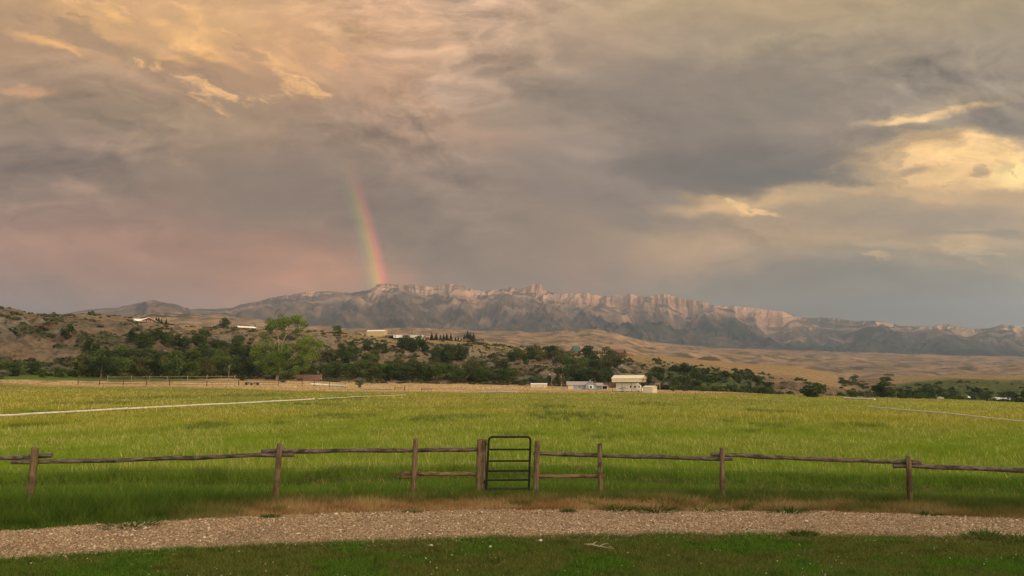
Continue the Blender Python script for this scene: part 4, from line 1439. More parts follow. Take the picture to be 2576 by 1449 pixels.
rock(1084, 1376, 0.030, 'pale angular stone on the lawn just below the gravel, under the left lower rail')
rock(1360, 1364, 0.034, 'pinkish tan stone at the lawn edge below the gate\'s right post')
rock(1233, 1378, 0.022, 'tiny pale stone on the lawn below the gate')
rock(1060, 1258, 0.050, 'white stone in the dry verge right of the second-last left post')
rock(728, 1280, 0.040, 'orange tan stone in the dry verge below the second fence post')
rock(600, 1390, 0.020, 'tiny tan stone on the lawn below the left gravel edge')
rock(845, 1296, 0.035, 'pale stone on the far edge of the gravel, left of centre')

tx, ty = gp(1470, 1386)
tb = Vector((tx, ty, land_z(tx, ty) + 0.05))
pts = [Vector(gp(x, y) + (0.05,)) - tb for x, y in ((1470, 1386), (1490, 1388), (1510, 1390), (1530, 1394), (1545, 1399))]
twig = thing('fallen_twig', tb, 0, 'bare pale forked twig lying on the lawn right of centre', 'twig')
M_twig = surf('twig_bark', (0.33, 0.26, 0.18), rough=0.9, var=0.3, scale=30)
MB().tube([q + Vector((0, 0, 0.05 + 0.012 * math.sin(i * 2))) for i, q in enumerate(pts)], [0.012, 0.014, 0.010, 0.009, 0.004], 6, 0.2).build('stem', M_twig, twig)
for (i, dx_, dy_) in ((1, 0.10, 0.16), (0, 0.05, -0.16), (2, 0.14, 0.06), (3, 0.05, -0.08)):
    a = pts[i] + Vector((0, 0, 0.05))
    MB().tube([a, a + Vector((dx_ * 0.6, dy_ * 0.5, 0.03)), a + Vector((dx_, dy_, 0.02))], [0.008, 0.006, 0.003], 5, 0.2).build('branch', M_twig, twig)

# ------------------------------------------------------------------ irrigation pipes
M_pvc = surf('white_pipe', (0.62, 0.60, 0.52), rough=0.5, var=0.18, scale=1.2, spec=0.4)
M_greypipe = surf('grey_pipe', (0.30, 0.28, 0.26), rough=0.6, var=0.2, scale=1.2)


def field_pipe(pts, rad, lift, label, mat=M_pvc, seglen=9.0, group='irrigation pipes'):
    P3 = []
    for (x, y) in pts:
        X, Y, Z, D_ = hit(x, y)
        P3.append(Vector((X, Y, Z + lift)))
    base = P3[0].copy()
    root = thing('irrigation_pipe', base, 0, label, 'pipe', group)
    for a, b in zip(P3[:-1], P3[1:]):
        L = (b - a).length
        k = max(1, round(L / seglen))
        for i in range(k):
            q0 = a.lerp(b, i / k) - base; q1 = a.lerp(b, (i + 1) / k) - base
            ux = (q1 - q0).normalized()
            w0 = Vector((0, 0, random.uniform(-0.03, 0.03))); w1 = Vector((0, 0, random.uniform(-0.03, 0.03)))
            MB().tube([q0 + w0, q0.lerp(q1, 0.5) + Vector((0, 0, random.uniform(-0.03, 0.03))), q1 + w1 - ux * 0.05], rad, 10).tube([q1 + w1 - ux * 0.28, q1 + w1 - ux * 0.02], rad * 1.22, 10).build('pipe_section', mat, root, smooth=True)
    return root


field_pipe([(-160, 1064), (60, 1050), (320, 1034), (560, 1021), (790, 1008)], 0.088, 0.23, 'long white irrigation pipe crossing the field from the left edge')
field_pipe([(800, 1006.5), (910, 1001), (1020, 996)], 0.05, 0.22, 'pale far end of irrigation pipe beyond the dark weeds in the middle field')
field_pipe([(2184, 1028), (2330, 1042), (2480, 1058), (2700, 1082)], 0.055, 0.22, 'thin tan irrigation pipe slanting across the field at right')
field_pipe([(2124, 1005), (2201, 1009)], 0.16, 0.3, 'short white pipe lying before the dark round trees at right')
field_pipe([(782, 970), (826, 972), (868, 974)], 0.42, 0.45, 'thick bundle of white pipes lying before the brown-roofed shed', seglen=14)
field_pipe([(904, 979), (987, 981)], 0.20, 0.2, 'grey pipe lying on the dry strip right of the small lone tree', M_greypipe, 14)
field_pipe([(1204, 988), (1300, 990)], 0.13, 0.3, 'thin white pipe at the far edge of the green field, left of the small shed', seglen=14)

# ------------------------------------------------------------------ trees
M_leaf = foliage_mat('tree_leaves', 0.3)
M_bark = surf('bark', (0.13, 0.10, 0.075), rough=0.95, var=0.3, scale=4)
M_palebark = surf('pale_bark', (0.27, 0.225, 0.17), rough=0.95, var=0.3, scale=4)
tr = np.random.default_rng(23)


def leaf_mesh(name, clumps, nleaf, size, cols, parent=None, flat=0.35):
    """clumps: list of (x, y, z, rx, ry, rz, tone). Leaf-sized faces through the outer part of every clump."""
    vol = np.array([c_[3] * c_[4] + c_[3] * c_[5] for c_ in clumps]); vol /= vol.sum()
    V = []; C = []
    for c_, w_ in zip(clumps, vol):
        n = max(4, int(nleaf * w_))
        u = tr.normal(size=(n, 3)); u /= np.linalg.norm(u, axis=1)[:, None]
        r = tr.uniform(0.35, 1.0, n) ** 0.5
        r *= 1 + 0.28 * noise2(u[:, 0] * 2.6 + c_[0], u[:, 2] * 2.6 + c_[2] + u[:, 1], 221)
        q = np.array(c_[:3]) + u * r[:, None] * np.array(c_[3:6])
        nrm = u * 0.6 + tr.normal(size=(n, 3)) * 0.7
        nrm /= np.linalg.norm(nrm, axis=1)[:, None]
        t1 = np.cross(nrm, tr.normal(size=(n, 3))); t1 /= np.linalg.norm(t1, axis=1)[:, None]
        t2 = np.cross(nrm, t1)
        s = size * tr.uniform(0.55, 1.25, (n, 1))
        V.append(np.stack([q - t1 * s * 0.5, q + t2 * s * 0.38, q + t1 * s * 0.5, q - t2 * s * 0.38], 1))
        base = np.array(cols[0]) * (1 - c_[6]) + np.array(cols[1]) * c_[6]
        cc_ = base * tr.uniform(0.7, 1.3, (n, 1))
        C.append(np.repeat(cc_[:, None], 4, 1))
    V = np.concatenate(V); C = np.concatenate(C)
    n = len(V)
    return mesh_np(name, V.reshape(-1, 3), np.arange(n * 4).reshape(-1, 4), M_leaf, C.reshape(-1, 3), parent=parent)


def limb_pts(a, b, bow=0.08, k=5):
    a = Vector(a); b = Vector(b); L = (b - a).length
    off = Vector((random.uniform(-1, 1), random.uniform(-1, 1), random.uniform(-0.3, 0.6))) * bow * L
    return [a.lerp(b, i / k) + off * math.sin(i / k * PI) for i in range(k + 1)]


def broad_tree(cols, wide, tallness, seed, nleaf=1500, gap=0.0):
    """A broadleaf tree 1 unit tall (scaled on placing): trunk with limbs, crown of uneven leaf clumps."""
    random.seed(seed)
    root = bpy.data.objects.new('broadleaf_tree', None); COL.objects.link(root)
    H_ = 8.0
    cl_ = []
    nb = 13
    for k in range(nb):
        a = random.uniform(0, 2 * PI); rr = wide * H_ * 0.5 * math.sqrt(random.random()) * 0.72
        zz = H_ * random.uniform(0.13 + gap, 0.84)
        env_ = math.sin(min(1, (zz / H_ - gap * 0.5)) * PI * 0.92) ** 0.5
        s = H_ * random.uniform(0.11, 0.2)
        cl_.append((math.cos(a) * rr * env_, math.sin(a) * rr * env_, zz, s * random.uniform(1, 1.35) * (0.6 + wide * 0.5), s * 1.15 * (0.6 + wide * 0.5), s * random.uniform(0.75, 1.0) * tallness, random.random()))
    cl_.append((0, 0, H_ * 0.86, H_ * 0.14 * (0.6 + wide * 0.5), H_ * 0.14, H_ * 0.13, 0.8))
    tk = MB()
    top = Vector((random.uniform(-0.3, 0.3), random.uniform(-0.3, 0.3), H_ * 0.6))
    tk.tube(limb_pts((0, 0, -0.6), top, 0.05), [0.24, 0.21, 0.18, 0.14, 0.10, 0.06], 7)
    for c_ in cl_[:7]:
        tk.tube(limb_pts((0, 0, H_ * random.uniform(0.12, 0.4)), (c_[0] * 0.8, c_[1] * 0.8, c_[2]), 0.08, 3), [0.10, 0.08, 0.05, 0.02], 5)
    crown = leaf_mesh('crown', cl_, nleaf, 0.62, cols, root)
    tr_o = tk.build('trunk', M_bark, root)
    return root


def conifer(cols, seed, slim=0.42):
    random.seed(seed)
    root = bpy.data.objects.new('conifer_tree', None); COL.objects.link(root)
    H_ = 8.0
    cl_ = []
    L = 15
    for i in range(L):
        zz = H_ * (0.07 + 0.9 * i / L)
        rr = slim * H_ * 0.5 * (1 - i / L) ** 0.85 * random.uniform(0.8, 1.15) + 0.12
        k = 7
        for j in range(k):
            a = 2 * PI * (j + random.random()) / k
            s = rr * 0.5
            cl_.append((math.cos(a) * rr * 0.6, math.sin(a) * rr * 0.6, zz + random.uniform(-0.2, 0.2), s, s, 0.34, random.random()))
    leaf_mesh('crown', cl_, 1600, 0.42, cols, root)
    MB().tube([(0, 0, -0.5), (0, 0, H_ * 0.5), (0, 0, H_ * 0.97)], [0.2, 0.12, 0.03], 7).build('trunk', M_bark, root)
    return root


DARK = ((0.042, 0.066, 0.026), (0.074, 0.105, 0.035))
MID = ((0.064, 0.100, 0.030), (0.105, 0.142, 0.040))
LIGHT = ((0.085, 0.12, 0.028), (0.13, 0.16, 0.038))
GREYG = ((0.12, 0.14, 0.09), (0.17, 0.19, 0.125))
CONI = ((0.020, 0.034, 0.019), (0.036, 0.054, 0.028))

OLIVE = ((0.075, 0.085, 0.032), (0.115, 0.12, 0.045))
PROTO = {
    'olive green': [broad_tree(OLIVE, 0.85, 1.05, 17, 1300, gap=0.04), broad_tree(OLIVE, 1.0, 0.95, 18)],
    'dark round': [broad_tree(DARK, 0.95, 1.0, 1), broad_tree(DARK, 1.15, 0.9, 2)],
    'dark tall': [broad_tree(DARK, 0.7, 1.15, 3, gap=0.08), broad_tree(DARK, 0.8, 1.1, 4)],
    'mid green': [broad_tree(MID, 0.95, 1.0, 5), broad_tree(MID, 0.8, 1.1, 6)],
    'pale green': [broad_tree(LIGHT, 0.9, 1.0, 7)],
    'dark low': [broad_tree(DARK, 1.4, 1.15, 8, gap=-0.08), broad_tree(MID, 1.3, 1.2, 9, gap=-0.08)],
    'grey green': [broad_tree(GREYG, 0.95, 1.0, 15, 1700, gap=0.02)],
    'conifer': [conifer(CONI, 12), conifer(CONI, 13, 0.5)],
}
USED = set()


def place(kind, X, Y, Z, hgt, label, group, cat='tree', wide=1.0, name=None):
    lst = PROTO[kind]
    src = lst[random.randrange(len(lst))]
    s = hgt / 8.0
    sc = (s * wide * random.uniform(0.9, 1.1), s * wide * random.uniform(0.9, 1.1), s)
    if src.name not in USED:
        USED.add(src.name)
        r = src
        r.location = (X, Y, Z); r.rotation_euler = (0, 0, random.uniform(0, 6.28)); r.scale = sc
        if group: r['group'] = group
        r['label'] = label
    else:
        r = dup(src, (X, Y, Z), random.uniform(0, 6.28), sc, label, group)
    r['category'] = cat
    if name: r.name = name
    return r


def px_tree(kind, x, yb, hpx, label, group=None, cat='tree', wide=1.0, name=None, sink=0.3):
    X, Y, Z, d = hit(x, yb)
    return place(kind, X, Y, Z - sink, hpx * math.hypot(d, 0) / F, label, group, cat, wide, name)


# woods: (x0, x1, base row0, base row1, height px0, px1, count, kinds, place words)
WOODS = [
    (-60, 100, 938, 946, 24, 36, 8, ['mid green', 'dark round'], 'in the low belt at the left edge'),
    (100, 195, 944, 950, 14, 24, 6, ['dark low', 'mid green'], 'in the thin belt under the grey scree'),
    (195, 330, 948, 953, 40, 56, 8, ['mid green', 'dark round', 'olive green'], 'front row behind the rail corral'),
    (200, 330, 915, 930, 34, 46, 7, ['dark round', 'mid green'], 'upper row behind the rail corral'),
    (330, 470, 948, 953, 44, 58, 8, ['mid green', 'dark round', 'olive green'], 'front row below the white-roofed house'),
    (330, 470, 912, 930, 34, 46, 7, ['mid green', 'pale green', 'dark round'], 'upper row below the white-roofed house'),
    (470, 660, 946, 954, 40, 56, 10, ['mid green', 'olive green', 'dark tall'], 'front row left of the big cottonwood'),
    (480, 660, 905, 930, 34, 46, 9, ['mid green', 'dark round', 'pale green'], 'upper row left of the big cottonwood'),
    (325, 400, 856, 880, 24, 34, 7, ['dark round', 'dark low'], 'on the slope under the white-roofed house'),
    (400, 520, 862, 892, 22, 34, 9, ['dark round', 'dark low', 'mid green'], 'in the gully below the slim conifers'),
    (520, 620, 860, 905, 24, 36, 9, ['dark round', 'mid green'], 'in the gully below the lone round tree'),
    (655, 800, 925, 952, 26, 40, 8, ['mid green', 'dark round'], 'behind the big cottonwood'),
    (812, 960, 946, 954, 34, 48, 10, ['dark round', 'mid green', 'olive green'], 'behind the brown-roofed shed'),
    (800, 960, 908, 930, 30, 44, 6, ['dark tall', 'mid green', 'olive green'], 'mid slope below the tan barn'),
    (850, 985, 880, 897, 24, 34, 5, ['dark round', 'dark tall'], 'high slope just under the tan barn'),
    (960, 1130, 955, 959, 36, 52, 11, ['dark round', 'mid green', 'pale green'], 'front row right of the small lone tree'),
    (970, 1130, 915, 938, 24, 36, 6, ['mid green', 'dark low', 'olive green'], 'mid slope below the white building'),
    (1000, 1075, 880, 892, 32, 40, 6, ['dark tall'], 'high slope just under the white building'),
    (1085, 1170, 905, 918, 34, 44, 7, ['dark round', 'dark tall'], 'on the slope below the conifer row'),
    (1130, 1300, 958, 964, 30, 42, 11, ['mid green', 'dark round', 'olive green'], 'front row left of the white-topped shed'),
    (1140, 1270, 925, 946, 24, 36, 6, ['mid green', 'olive green'], 'mid slope left of the tan spur'),
    (1285, 1425, 898, 925, 28, 40, 10, ['dark round', 'olive green', 'mid green'], 'on the slope left of the green-roofed house'),
    (1425, 1550, 905, 945, 34, 46, 11, ['dark round', 'olive green', 'mid green'], 'on the dark slope above the blue house'),
    (1290, 1430, 962, 970, 18, 28, 7, ['mid green', 'dark low'], 'just behind the white-topped shed'),
    (1400, 1540, 962, 968, 30, 44, 9, ['dark round', 'dark tall'], 'close behind the blue house roof'),
    (1625, 1740, 945, 977, 16, 28, 7, ['mid green', 'dark low', 'mid green'], 'on the slope right behind the carport'),
    (1650, 1800, 930, 958, 18, 32, 5, ['dark round', 'dark tall'], 'on the slope under the golden terrace'),
    (1790, 1920, 945, 978, 14, 24, 6, ['dark low', 'mid green', 'dark round'], 'below the right end of the golden terrace'),
    (1680, 1930, 981, 987, 8, 15, 7, ['dark low', 'mid green'], 'along the slope foot right of the tan shed'),
    (2110, 2250, 964, 984, 12, 18, 11, ['dark low', 'mid green'], 'in the gully between the right-hand hills'),
    (2200, 2400, 990, 1001, 16, 26, 10, ['mid green', 'dark round', 'mid green'], 'below the green right-hand hillside'),
    (2250, 2420, 1000, 1004, 12, 18, 8, ['dark low', 'mid green'], 'along the road under the right-hand hillside'),
    (2430, 2640, 1004, 1010, 14, 22, 8, ['dark round', 'mid green'], 'by the road at the right edge'),
]
ORD = ['first', 'second', 'third', 'fourth', 'fifth', 'sixth', 'seventh', 'eighth', 'ninth', 'tenth', 'eleventh', 'twelfth', 'thirteenth', 'fourteenth']
for wi, (x0, x1, y0, y1, h0, h1, cnt, kinds, words_) in enumerate(WOODS):
    random.seed(400 + wi)
    xs_ = [x0 + (i + random.uniform(0.15, 0.85)) * (x1 - x0) / cnt for i in range(cnt)]
    todo = {}
    for x in xs_:
        k = random.choice(kinds)
        todo.setdefault(k, []).append(x)
    for k, lst in todo.items():
        for i, x in enumerate(sorted(lst)):
            sh = {'dark round': 'dark rounded tree', 'dark tall': 'dark upright tree', 'mid green': 'mid green leafy tree', 'pale green': 'pale green tree', 'olive green': 'brownish olive tree', 'dark low': 'low dark thicket'}[k]
            pos = ORD[i] + ' ' if len(lst) > 1 else ''
            lab = pos + sh + (' from left, ' if len(lst) > 1 else ' ') + words_
            px_tree(k, x, random.uniform(y0, y1), random.uniform(h0, h1), lab, 'broadleaf trees of the bluff woods', wide=random.uniform(1.0, 1.3))

random.seed(900)
# single trees and bushes that stand out
px_tree('dark round', 171, 853, 34, 'dark upright tree alone on the grey scree of the left bluff', wide=0.9)
px_tree('dark round', 231, 890, 36, 'dark round tree standing above the left wood, before a yellow-green bush')
px_tree('pale green', 216, 886, 22, 'bright yellow-green bush left behind the dark round tree', cat='bush', wide=1.2)
px_tree('dark low', 32, 834, 12, 'dark bush on the upper slope near the left edge', cat='bush')
px_tree('dark round', 566, 826, 27, 'lone round dark tree on the bluff edge in front of the pink hill', wide=1.4)
px_tree('conifer', 542, 826, 9, 'tiny dark conifer beside the lone round tree', cat='conifer')
px_tree('conifer', 668 - 27, 827, 12, 'small dark conifer at the end of the low white-roofed shed', cat='conifer', wide=1.5)
px_tree('mid green', 848, 840, 22, 'dark green bushy tree on the bluff edge left of the tan barn', wide=1.5)
px_tree('grey green', 905, 976, 28, 'small lone grey-green tree standing in the dry strip', wide=1.0)
px_tree('grey green', 4, 953, 22, 'grey-green bush at the left picture edge beside the field', cat='bush', wide=1.4)
px_tree('mid green', 612, 957, 14, 'low green bush behind the farm machinery', cat='bush', wide=2.4)
px_tree('dark low', 713, 962, 13, 'dark spreading bush under the big pale cottonwood', cat='bush', wide=1.3)
px_tree('dark low', 925 - 12, 953, 18, 'dark bush beside the small lone tree', cat='bush')
px_tree('grey green', 1340, 966, 22, 'grey-green bush left beside the small white-topped shed', cat='bush', wide=1.5)
px_tree('dark low', 1478, 976, 5, 'dark shrub under the bay window of the blue house', cat='bush', wide=1.2)
px_tree('dark low', 1498, 976, 6, 'trimmed dark shrub right of the bay window of the blue house', cat='bush', wide=1.2)
px_tree('dark round', 2046, 999, 34, 'big round dark tree standing alone at the field edge, right', wide=2.0)
px_tree('dark low', 2145, 1000, 22, 'wide dark tree clump right of the big round dark tree', wide=1.2)
px_tree('grey green', 2183, 1001, 22, 'greyish tree right of the wide dark clump', wide=1.0)
px_tree('dark tall', 2222, 1001, 40, 'dark upright tree at the foot of the right-hand gully', wide=1.2)
px_tree('dark low', 2150, 954, 15, 'dark tree on the skyline of the right-hand gully', wide=1.4)
px_tree('dark low', 2235, 958, 17, 'dark tree on top of the knoll right of the gully', wide=1.5)
for (x, yb, h_, lab) in [(393, 808, 15, 'left of three slim conifers beside the white-roofed house'), (399, 809, 17, 'middle of three slim conifers beside the white-roofed house'), (406, 810, 14, 'right of three slim conifers beside the white-roofed house'),
                         (418, 812, 15, 'slim conifer standing apart right of the white-roofed house')]:
    px_tree('conifer', x, yb, h_, lab, 'slim conifers beside the white-roofed house', 'conifer')
CON = [(1086, 20), (1097, 21), (1108, 15), (1116, 17), (1124, 20), (1134, 20), (1146, 12), (1153, 13), (1160, 11)]
for i, (x, h_) in enumerate(CON):
    px_tree('conifer', x, 856, h_, ORD[i] + ' dark conifer from the left in the row right of the red shed', 'row of conifers on the bluff edge', 'conifer', 1.25)
for i, (x, h_) in enumerate([(1168, 20), (1176, 29), (1183, 26), (1191, 24)]):
    px_tree('conifer', x, 858, h_, ORD[i] + ' tall conifer from the left in the cluster behind the small brown house', 'tall conifers behind the brown house', 'conifer', 1.2)
for i, x in enumerate((1503, 1509, 1515, 1521, 1527)):
    px_tree('conifer', x, 890, 9, ORD[i] + ' low conifer from the left in the hedge before the log house', 'conifer hedge by the log house', 'conifer', 1.5)
px_tree('conifer', 1532, 891, 17, 'single taller conifer at the left wall of the log house', None, 'conifer', 1.3)

# ------------------------------------------------------------------ the big cottonwood
random.seed(77)
cx_, cy_, cz_, cd_ = hit(700, 957)
PXM = cd_ / F


def loc_px(x, y, dep=0.0):
    return ((x - 702) * PXM, dep, (957 - y) * PXM)


cot = thing('cottonwood_tree', (cx_, cy_, cz_ - 0.2), 0, 'tall loose pale green cottonwood with visible limbs, rising above the bluff line', 'tree')
CL = []
for (x, y, rx, ry, tone, n_) in [(712, 816, 26, 15, 0.5, 5), (690, 822, 20, 13, 0.3, 4), (738, 816, 22, 16, 0.5, 5), (755, 822, 10, 12, 0.4, 2), (676, 830, 12, 9, 0.4, 2), (700, 804, 10, 7, 0.3, 1), (735, 836, 14, 8, 0.4, 2),
                             (665, 852, 16, 12, 0.8, 2), (660, 872, 20, 16, 0.8, 4), (650, 890, 14, 12, 0.8, 2), (680, 868, 16, 12, 0.5, 2), (690, 880, 20, 12, 0.4, 3), (668, 900, 20, 14, 0.6, 3), (645, 905, 10, 10, 0.7, 1),
                             (770, 860, 16, 14, 0.8, 3), (785, 876, 18, 16, 0.7, 4), (760, 880, 18, 15, 0.6, 3), (740, 868, 14, 10, 0.6, 2), (775, 900, 20, 16, 0.9, 4), (750, 905, 18, 14, 0.5, 3), (730, 890, 16, 12, 0.4, 2),
                             (715, 915, 22, 16, 0.3, 4), (690, 925, 24, 16, 0.3, 4), (740, 930, 18, 14, 0.6, 3), (665, 930, 16, 14, 0.4, 2), (765, 925, 14, 14, 0.9, 2), (705, 850, 10, 8, 0.6, 1), (690, 900, 26, 16, 0.5, 4), (720, 880, 20, 14, 0.5, 3), (660, 888, 20, 16, 0.8, 3), (745, 890, 20, 14, 0.6, 3), (780, 890, 14, 14, 0.9, 2), (700, 940, 26, 8, 0.3, 3), (650, 920, 14, 10, 0.5, 2)]:
    for k in range(n_):
        a = loc_px(x + random.uniform(-0.6, 0.6) * rx, y + random.uniform(-0.6, 0.6) * ry, random.uniform(-3.0, 3.0))
        s = 0.66
        CL.append((*a, rx * PXM * s, 2.0, ry * PXM * s, min(1, max(0, tone + random.uniform(-0.3, 0.3)))))
leaf_mesh('crown', CL, 21000, 0.54, ((0.095, 0.15, 0.034), (0.18, 0.24, 0.054)), cot)
tk = MB()
tk.tube([Vector(loc_px(*q)) for q in ((697, 962), (700, 945), (706, 932), (703, 918), (706, 900))], [0.75, 0.6, 0.5, 0.42, 0.36], 9, 0.08)
for pts_, r0 in [([(706, 932), (696, 905), (690, 880), (676, 862), (664, 855)], 0.30), ([(706, 900), (708, 870), (716, 850), (722, 830), (728, 815)], 0.32), ([(704, 915), (700, 870), (697, 845), (692, 822)], 0.28),
                 ([(708, 930), (724, 910), (740, 893), (764, 880), (780, 872)], 0.28), ([(710, 890), (696, 850), (684, 832)], 0.18), ([(716, 850), (735, 835), (745, 818)], 0.17),
                 ([(700, 945), (680, 930), (664, 908), (655, 890)], 0.24), ([(712, 920), (742, 915), (770, 905)], 0.20), ([(690, 880), (678, 878), (660, 880)], 0.14), ([(708, 945), (728, 930), (752, 922)], 0.2)]:
    dep = random.uniform(-1.5, 1.5)
    k = len(pts_)
    tk.tube([Vector(loc_px(x, y, dep * i / k)) for i, (x, y) in enumerate(pts_)], [r0 * (1 - 0.75 * i / (k - 1)) for i in range(k)], 7, 0.06)
tk.build('trunk', M_palebark, cot, smooth=True)

# bare-twigged tree by the blue house
random.seed(31)
bx_, by_, bz_, bd_ = hit(1412, 974)
bare = thing('half_bare_tree', (bx_, by_, bz_ - 0.2), 0, 'thin half-bare tree with pale twigs left of the blue house', 'tree')
k_ = bd_ / F
tk = MB(); tips = []
tk.tube([(0, 0, -0.3), (0.1, 0, 8 * k_), (0.15, 0, 16 * k_)], [0.3, 0.24, 0.18], 7)
for i in range(16):
    a = random.uniform(0, 2 * PI); rr = random.uniform(2, 9) * k_
    e_ = Vector((math.cos(a) * rr * 1.3, math.sin(a) * rr, random.uniform(18, 36) * k_))
    tk.tube(limb_pts((0.1, 0, random.uniform(7, 15) * k_), e_, 0.08, 3), [0.12, 0.09, 0.06, 0.03], 5); tips.append(e_)
tk.build('trunk', M_palebark, bare)
leaf_mesh('crown', [(e_.x, e_.y, e_.z * random.uniform(0.5, 0.95), 0.9, 0.9, 0.8, random.random()) for e_ in tips], 500, 0.4, ((0.05, 0.06, 0.03), (0.11, 0.10, 0.06)), bare)

# ------------------------------------------------------------------ sagebrush and scrub: a cover nobody could count
rs = np.random.default_rng(37)
n = 26000
A = rs.uniform(AZ0, AZ1, n); D = rs.uniform(305, 545, n)
X = np.sin(A) * D; Y = np.cos(A) * D
xp = CX + F * np.tan(A)
clump = sstep(0.0, 0.35, fbm(X / 17 + 40, Y / 22, 4, 85))
wild = 1 - sstep(1900, 1950, xp) * 0.93
dens = clump * (0.95 - 0.6 * sstep(430, 470, D)) * wild + 0.8 * sstep(0.0, 0.3, fbm(X / 20, Y / 26, 3, 86)) * sstep(1600, 1720, xp) * (1 - sstep(430, 500, D)) * wild + 0.05
keep = rs.random(n) < dens
X, Y, D, xp = X[keep], Y[keep], D[keep], xp[keep]; n = len(X)
Z = valley_z(X, Y)
k = 22
green_w = sstep(1600, 1760, xp) * 0.8 + 0.25 * rs.random(n)
sz = np.minimum(2.2, rs.gamma(1.7, 0.33, n) + 0.22) * (1 + 0.5 * (xp > 1650))
u = rs.normal(size=(n, k, 3)); u /= np.linalg.norm(u, axis=2)[..., None]; u[..., 2] = np.abs(u[..., 2])
q = np.stack([X, Y, Z], -1)[:, None] + u * sz[:, None, None] * np.array([1.1, 1.1, 0.75]) * rs.uniform(0.5, 1.0, (n, k, 1))
nr = u + rs.normal(size=(n, k, 3)) * 0.6; nr /= np.linalg.norm(nr, axis=2)[..., None]
t1 = np.cross(nr, rs.normal(size=(n, k, 3))); t1 /= np.linalg.norm(t1, axis=2)[..., None]
t2 = np.cross(nr, t1)
s_ = (sz[:, None, None] * rs.uniform(0.3, 0.6, (n, k, 1)))
V = np.stack([q - t1 * s_, q + t2 * s_ * 0.8, q + t1 * s_, q - t2 * s_ * 0.8], 2)
c0 = lerp3((0.105, 0.105, 0.058), (0.055, 0.078, 0.025), np.clip(green_w, 0, 1)) * rs.uniform(0.6, 1.25, (n, 1))
c0 = np.repeat(c0, k * 4, 0) * np.repeat(rs.uniform(0.8, 1.2, (n * k, 1)), 4, 0)
sg = mesh_np('sagebrush', V.reshape(-1, 3), np.arange(n * k * 4).reshape(-1, 4), M_leaf, c0)
tag(sg, 'grey-green sagebrush and low scrub scattered over the bluff slopes', 'sagebrush', kind='stuff')

# ------------------------------------------------------------------ buildings
def paint(name, c, **k):
    return surf(name, c, **{**dict(rough=0.7, var=0.12, scale=0.8, spec=0.2), **k})


M_tan = paint('tan_siding', (0.50, 0.38, 0.20))
M_tandark = paint('tan_siding_end', (0.40, 0.32, 0.18))
M_whiteroof = paint('white_metal_roof', (0.80, 0.78, 0.74))
M_white = paint('white_wall', (0.70, 0.71, 0.70))
M_brown = paint('brown_wood', (0.15, 0.085, 0.055), var=0.3)
M_log = paint('log_wall', (0.17, 0.085, 0.05), var=0.35, scale=2, stretch=(0.3, 0.3, 6))
M_redbrown = paint('red_brown_wall', (0.19, 0.06, 0.04))
M_red = paint('red_paint', (0.32, 0.035, 0.04))
M_darkroof = paint('dark_roof', (0.075, 0.06, 0.052), var=0.3)
M_brownroof = paint('brown_roof', (0.20, 0.105, 0.085), var=0.18, scale=1.5)
M_greenroof = paint('green_roof', (0.05, 0.12, 0.10))
M_blue = paint('blue_siding', (0.27, 0.35, 0.44), var=0.08)
M_greyroof = paint('grey_roof', (0.36, 0.30, 0.29), var=0.12, scale=1.2)
M_cream = paint('cream_metal', (0.62, 0.55, 0.40), var=0.07)
M_creamroof = paint('cream_metal_roof', (0.70, 0.64, 0.50), var=0.07)
M_glass = surf('window_glass', (0.02, 0.022, 0.025), rough=0.15, var=0.1, spec=0.6)
M_dark = surf('dark_opening', (0.015, 0.013, 0.012), rough=0.9, var=0.1)
M_trim = paint('white_trim', (0.78, 0.78, 0.76), var=0.05)
M_rv = paint('vehicle_white', (0.72, 0.72, 0.70), rough=0.35, var=0.05, spec=0.5)
M_metalpost = surf('dark_steel', (0.05, 0.04, 0.035), rough=0.6, var=0.2)
M_tyre = surf('tyre_rubber', (0.02, 0.02, 0.02), rough=0.9, var=0.2)
M_poleW = surf('pole_wood', (0.25, 0.19, 0.14), rough=0.95, var=0.25, scale=3)
M_corral = surf('corral_wood', (0.115, 0.075, 0.055), rough=0.95, var=0.3, scale=2)
M_greypole = surf('grey_pole_wood', (0.30, 0.26, 0.22), rough=0.95, var=0.3, scale=2)
M_machine = surf('machine_steel', (0.16, 0.14, 0.14), rough=0.6, var=0.4, scale=2)


def site(x, yb, rz, name, label, cat, group=None, lift=0.0):
    X, Y, Z, d = hit(x, yb)
    k = d / F
    # face the viewpoint plus a turn
    r = thing(name, (X, Y, Z + lift), math.atan2(-X, Y) * 1.0 + rz, label, cat, group)
    return r, k


def gable_x(root, w_, dp, h, rise, x0=0.0, y0=0.0, wall=None, roof=None, over=0.35, z0=0.0, th=0.12, wname='wall', rname='roof'):
    """ridge runs along x: long side faces the viewer"""
    MB().prism([(y0, z0), (y0 + dp, z0), (y0 + dp, h), (y0 + dp / 2, h + rise), (y0, h)], 'x', x0 - w_ / 2, x0 + w_ / 2).build(wname, wall, root)
    sl = rise / (dp / 2)
    yo = over
    MB().prism([(y0 - yo, h - yo * sl + 0.02), (y0 + dp / 2, h + rise + 0.02), (y0 + dp + yo, h - yo * sl + 0.02), (y0 + dp + yo, h - yo * sl + th), (y0 + dp / 2, h + rise + th + 0.02), (y0 - yo, h - yo * sl + th)], 'x', x0 - w_ / 2 - over, x0 + w_ / 2 + over).build(rname, roof, root)


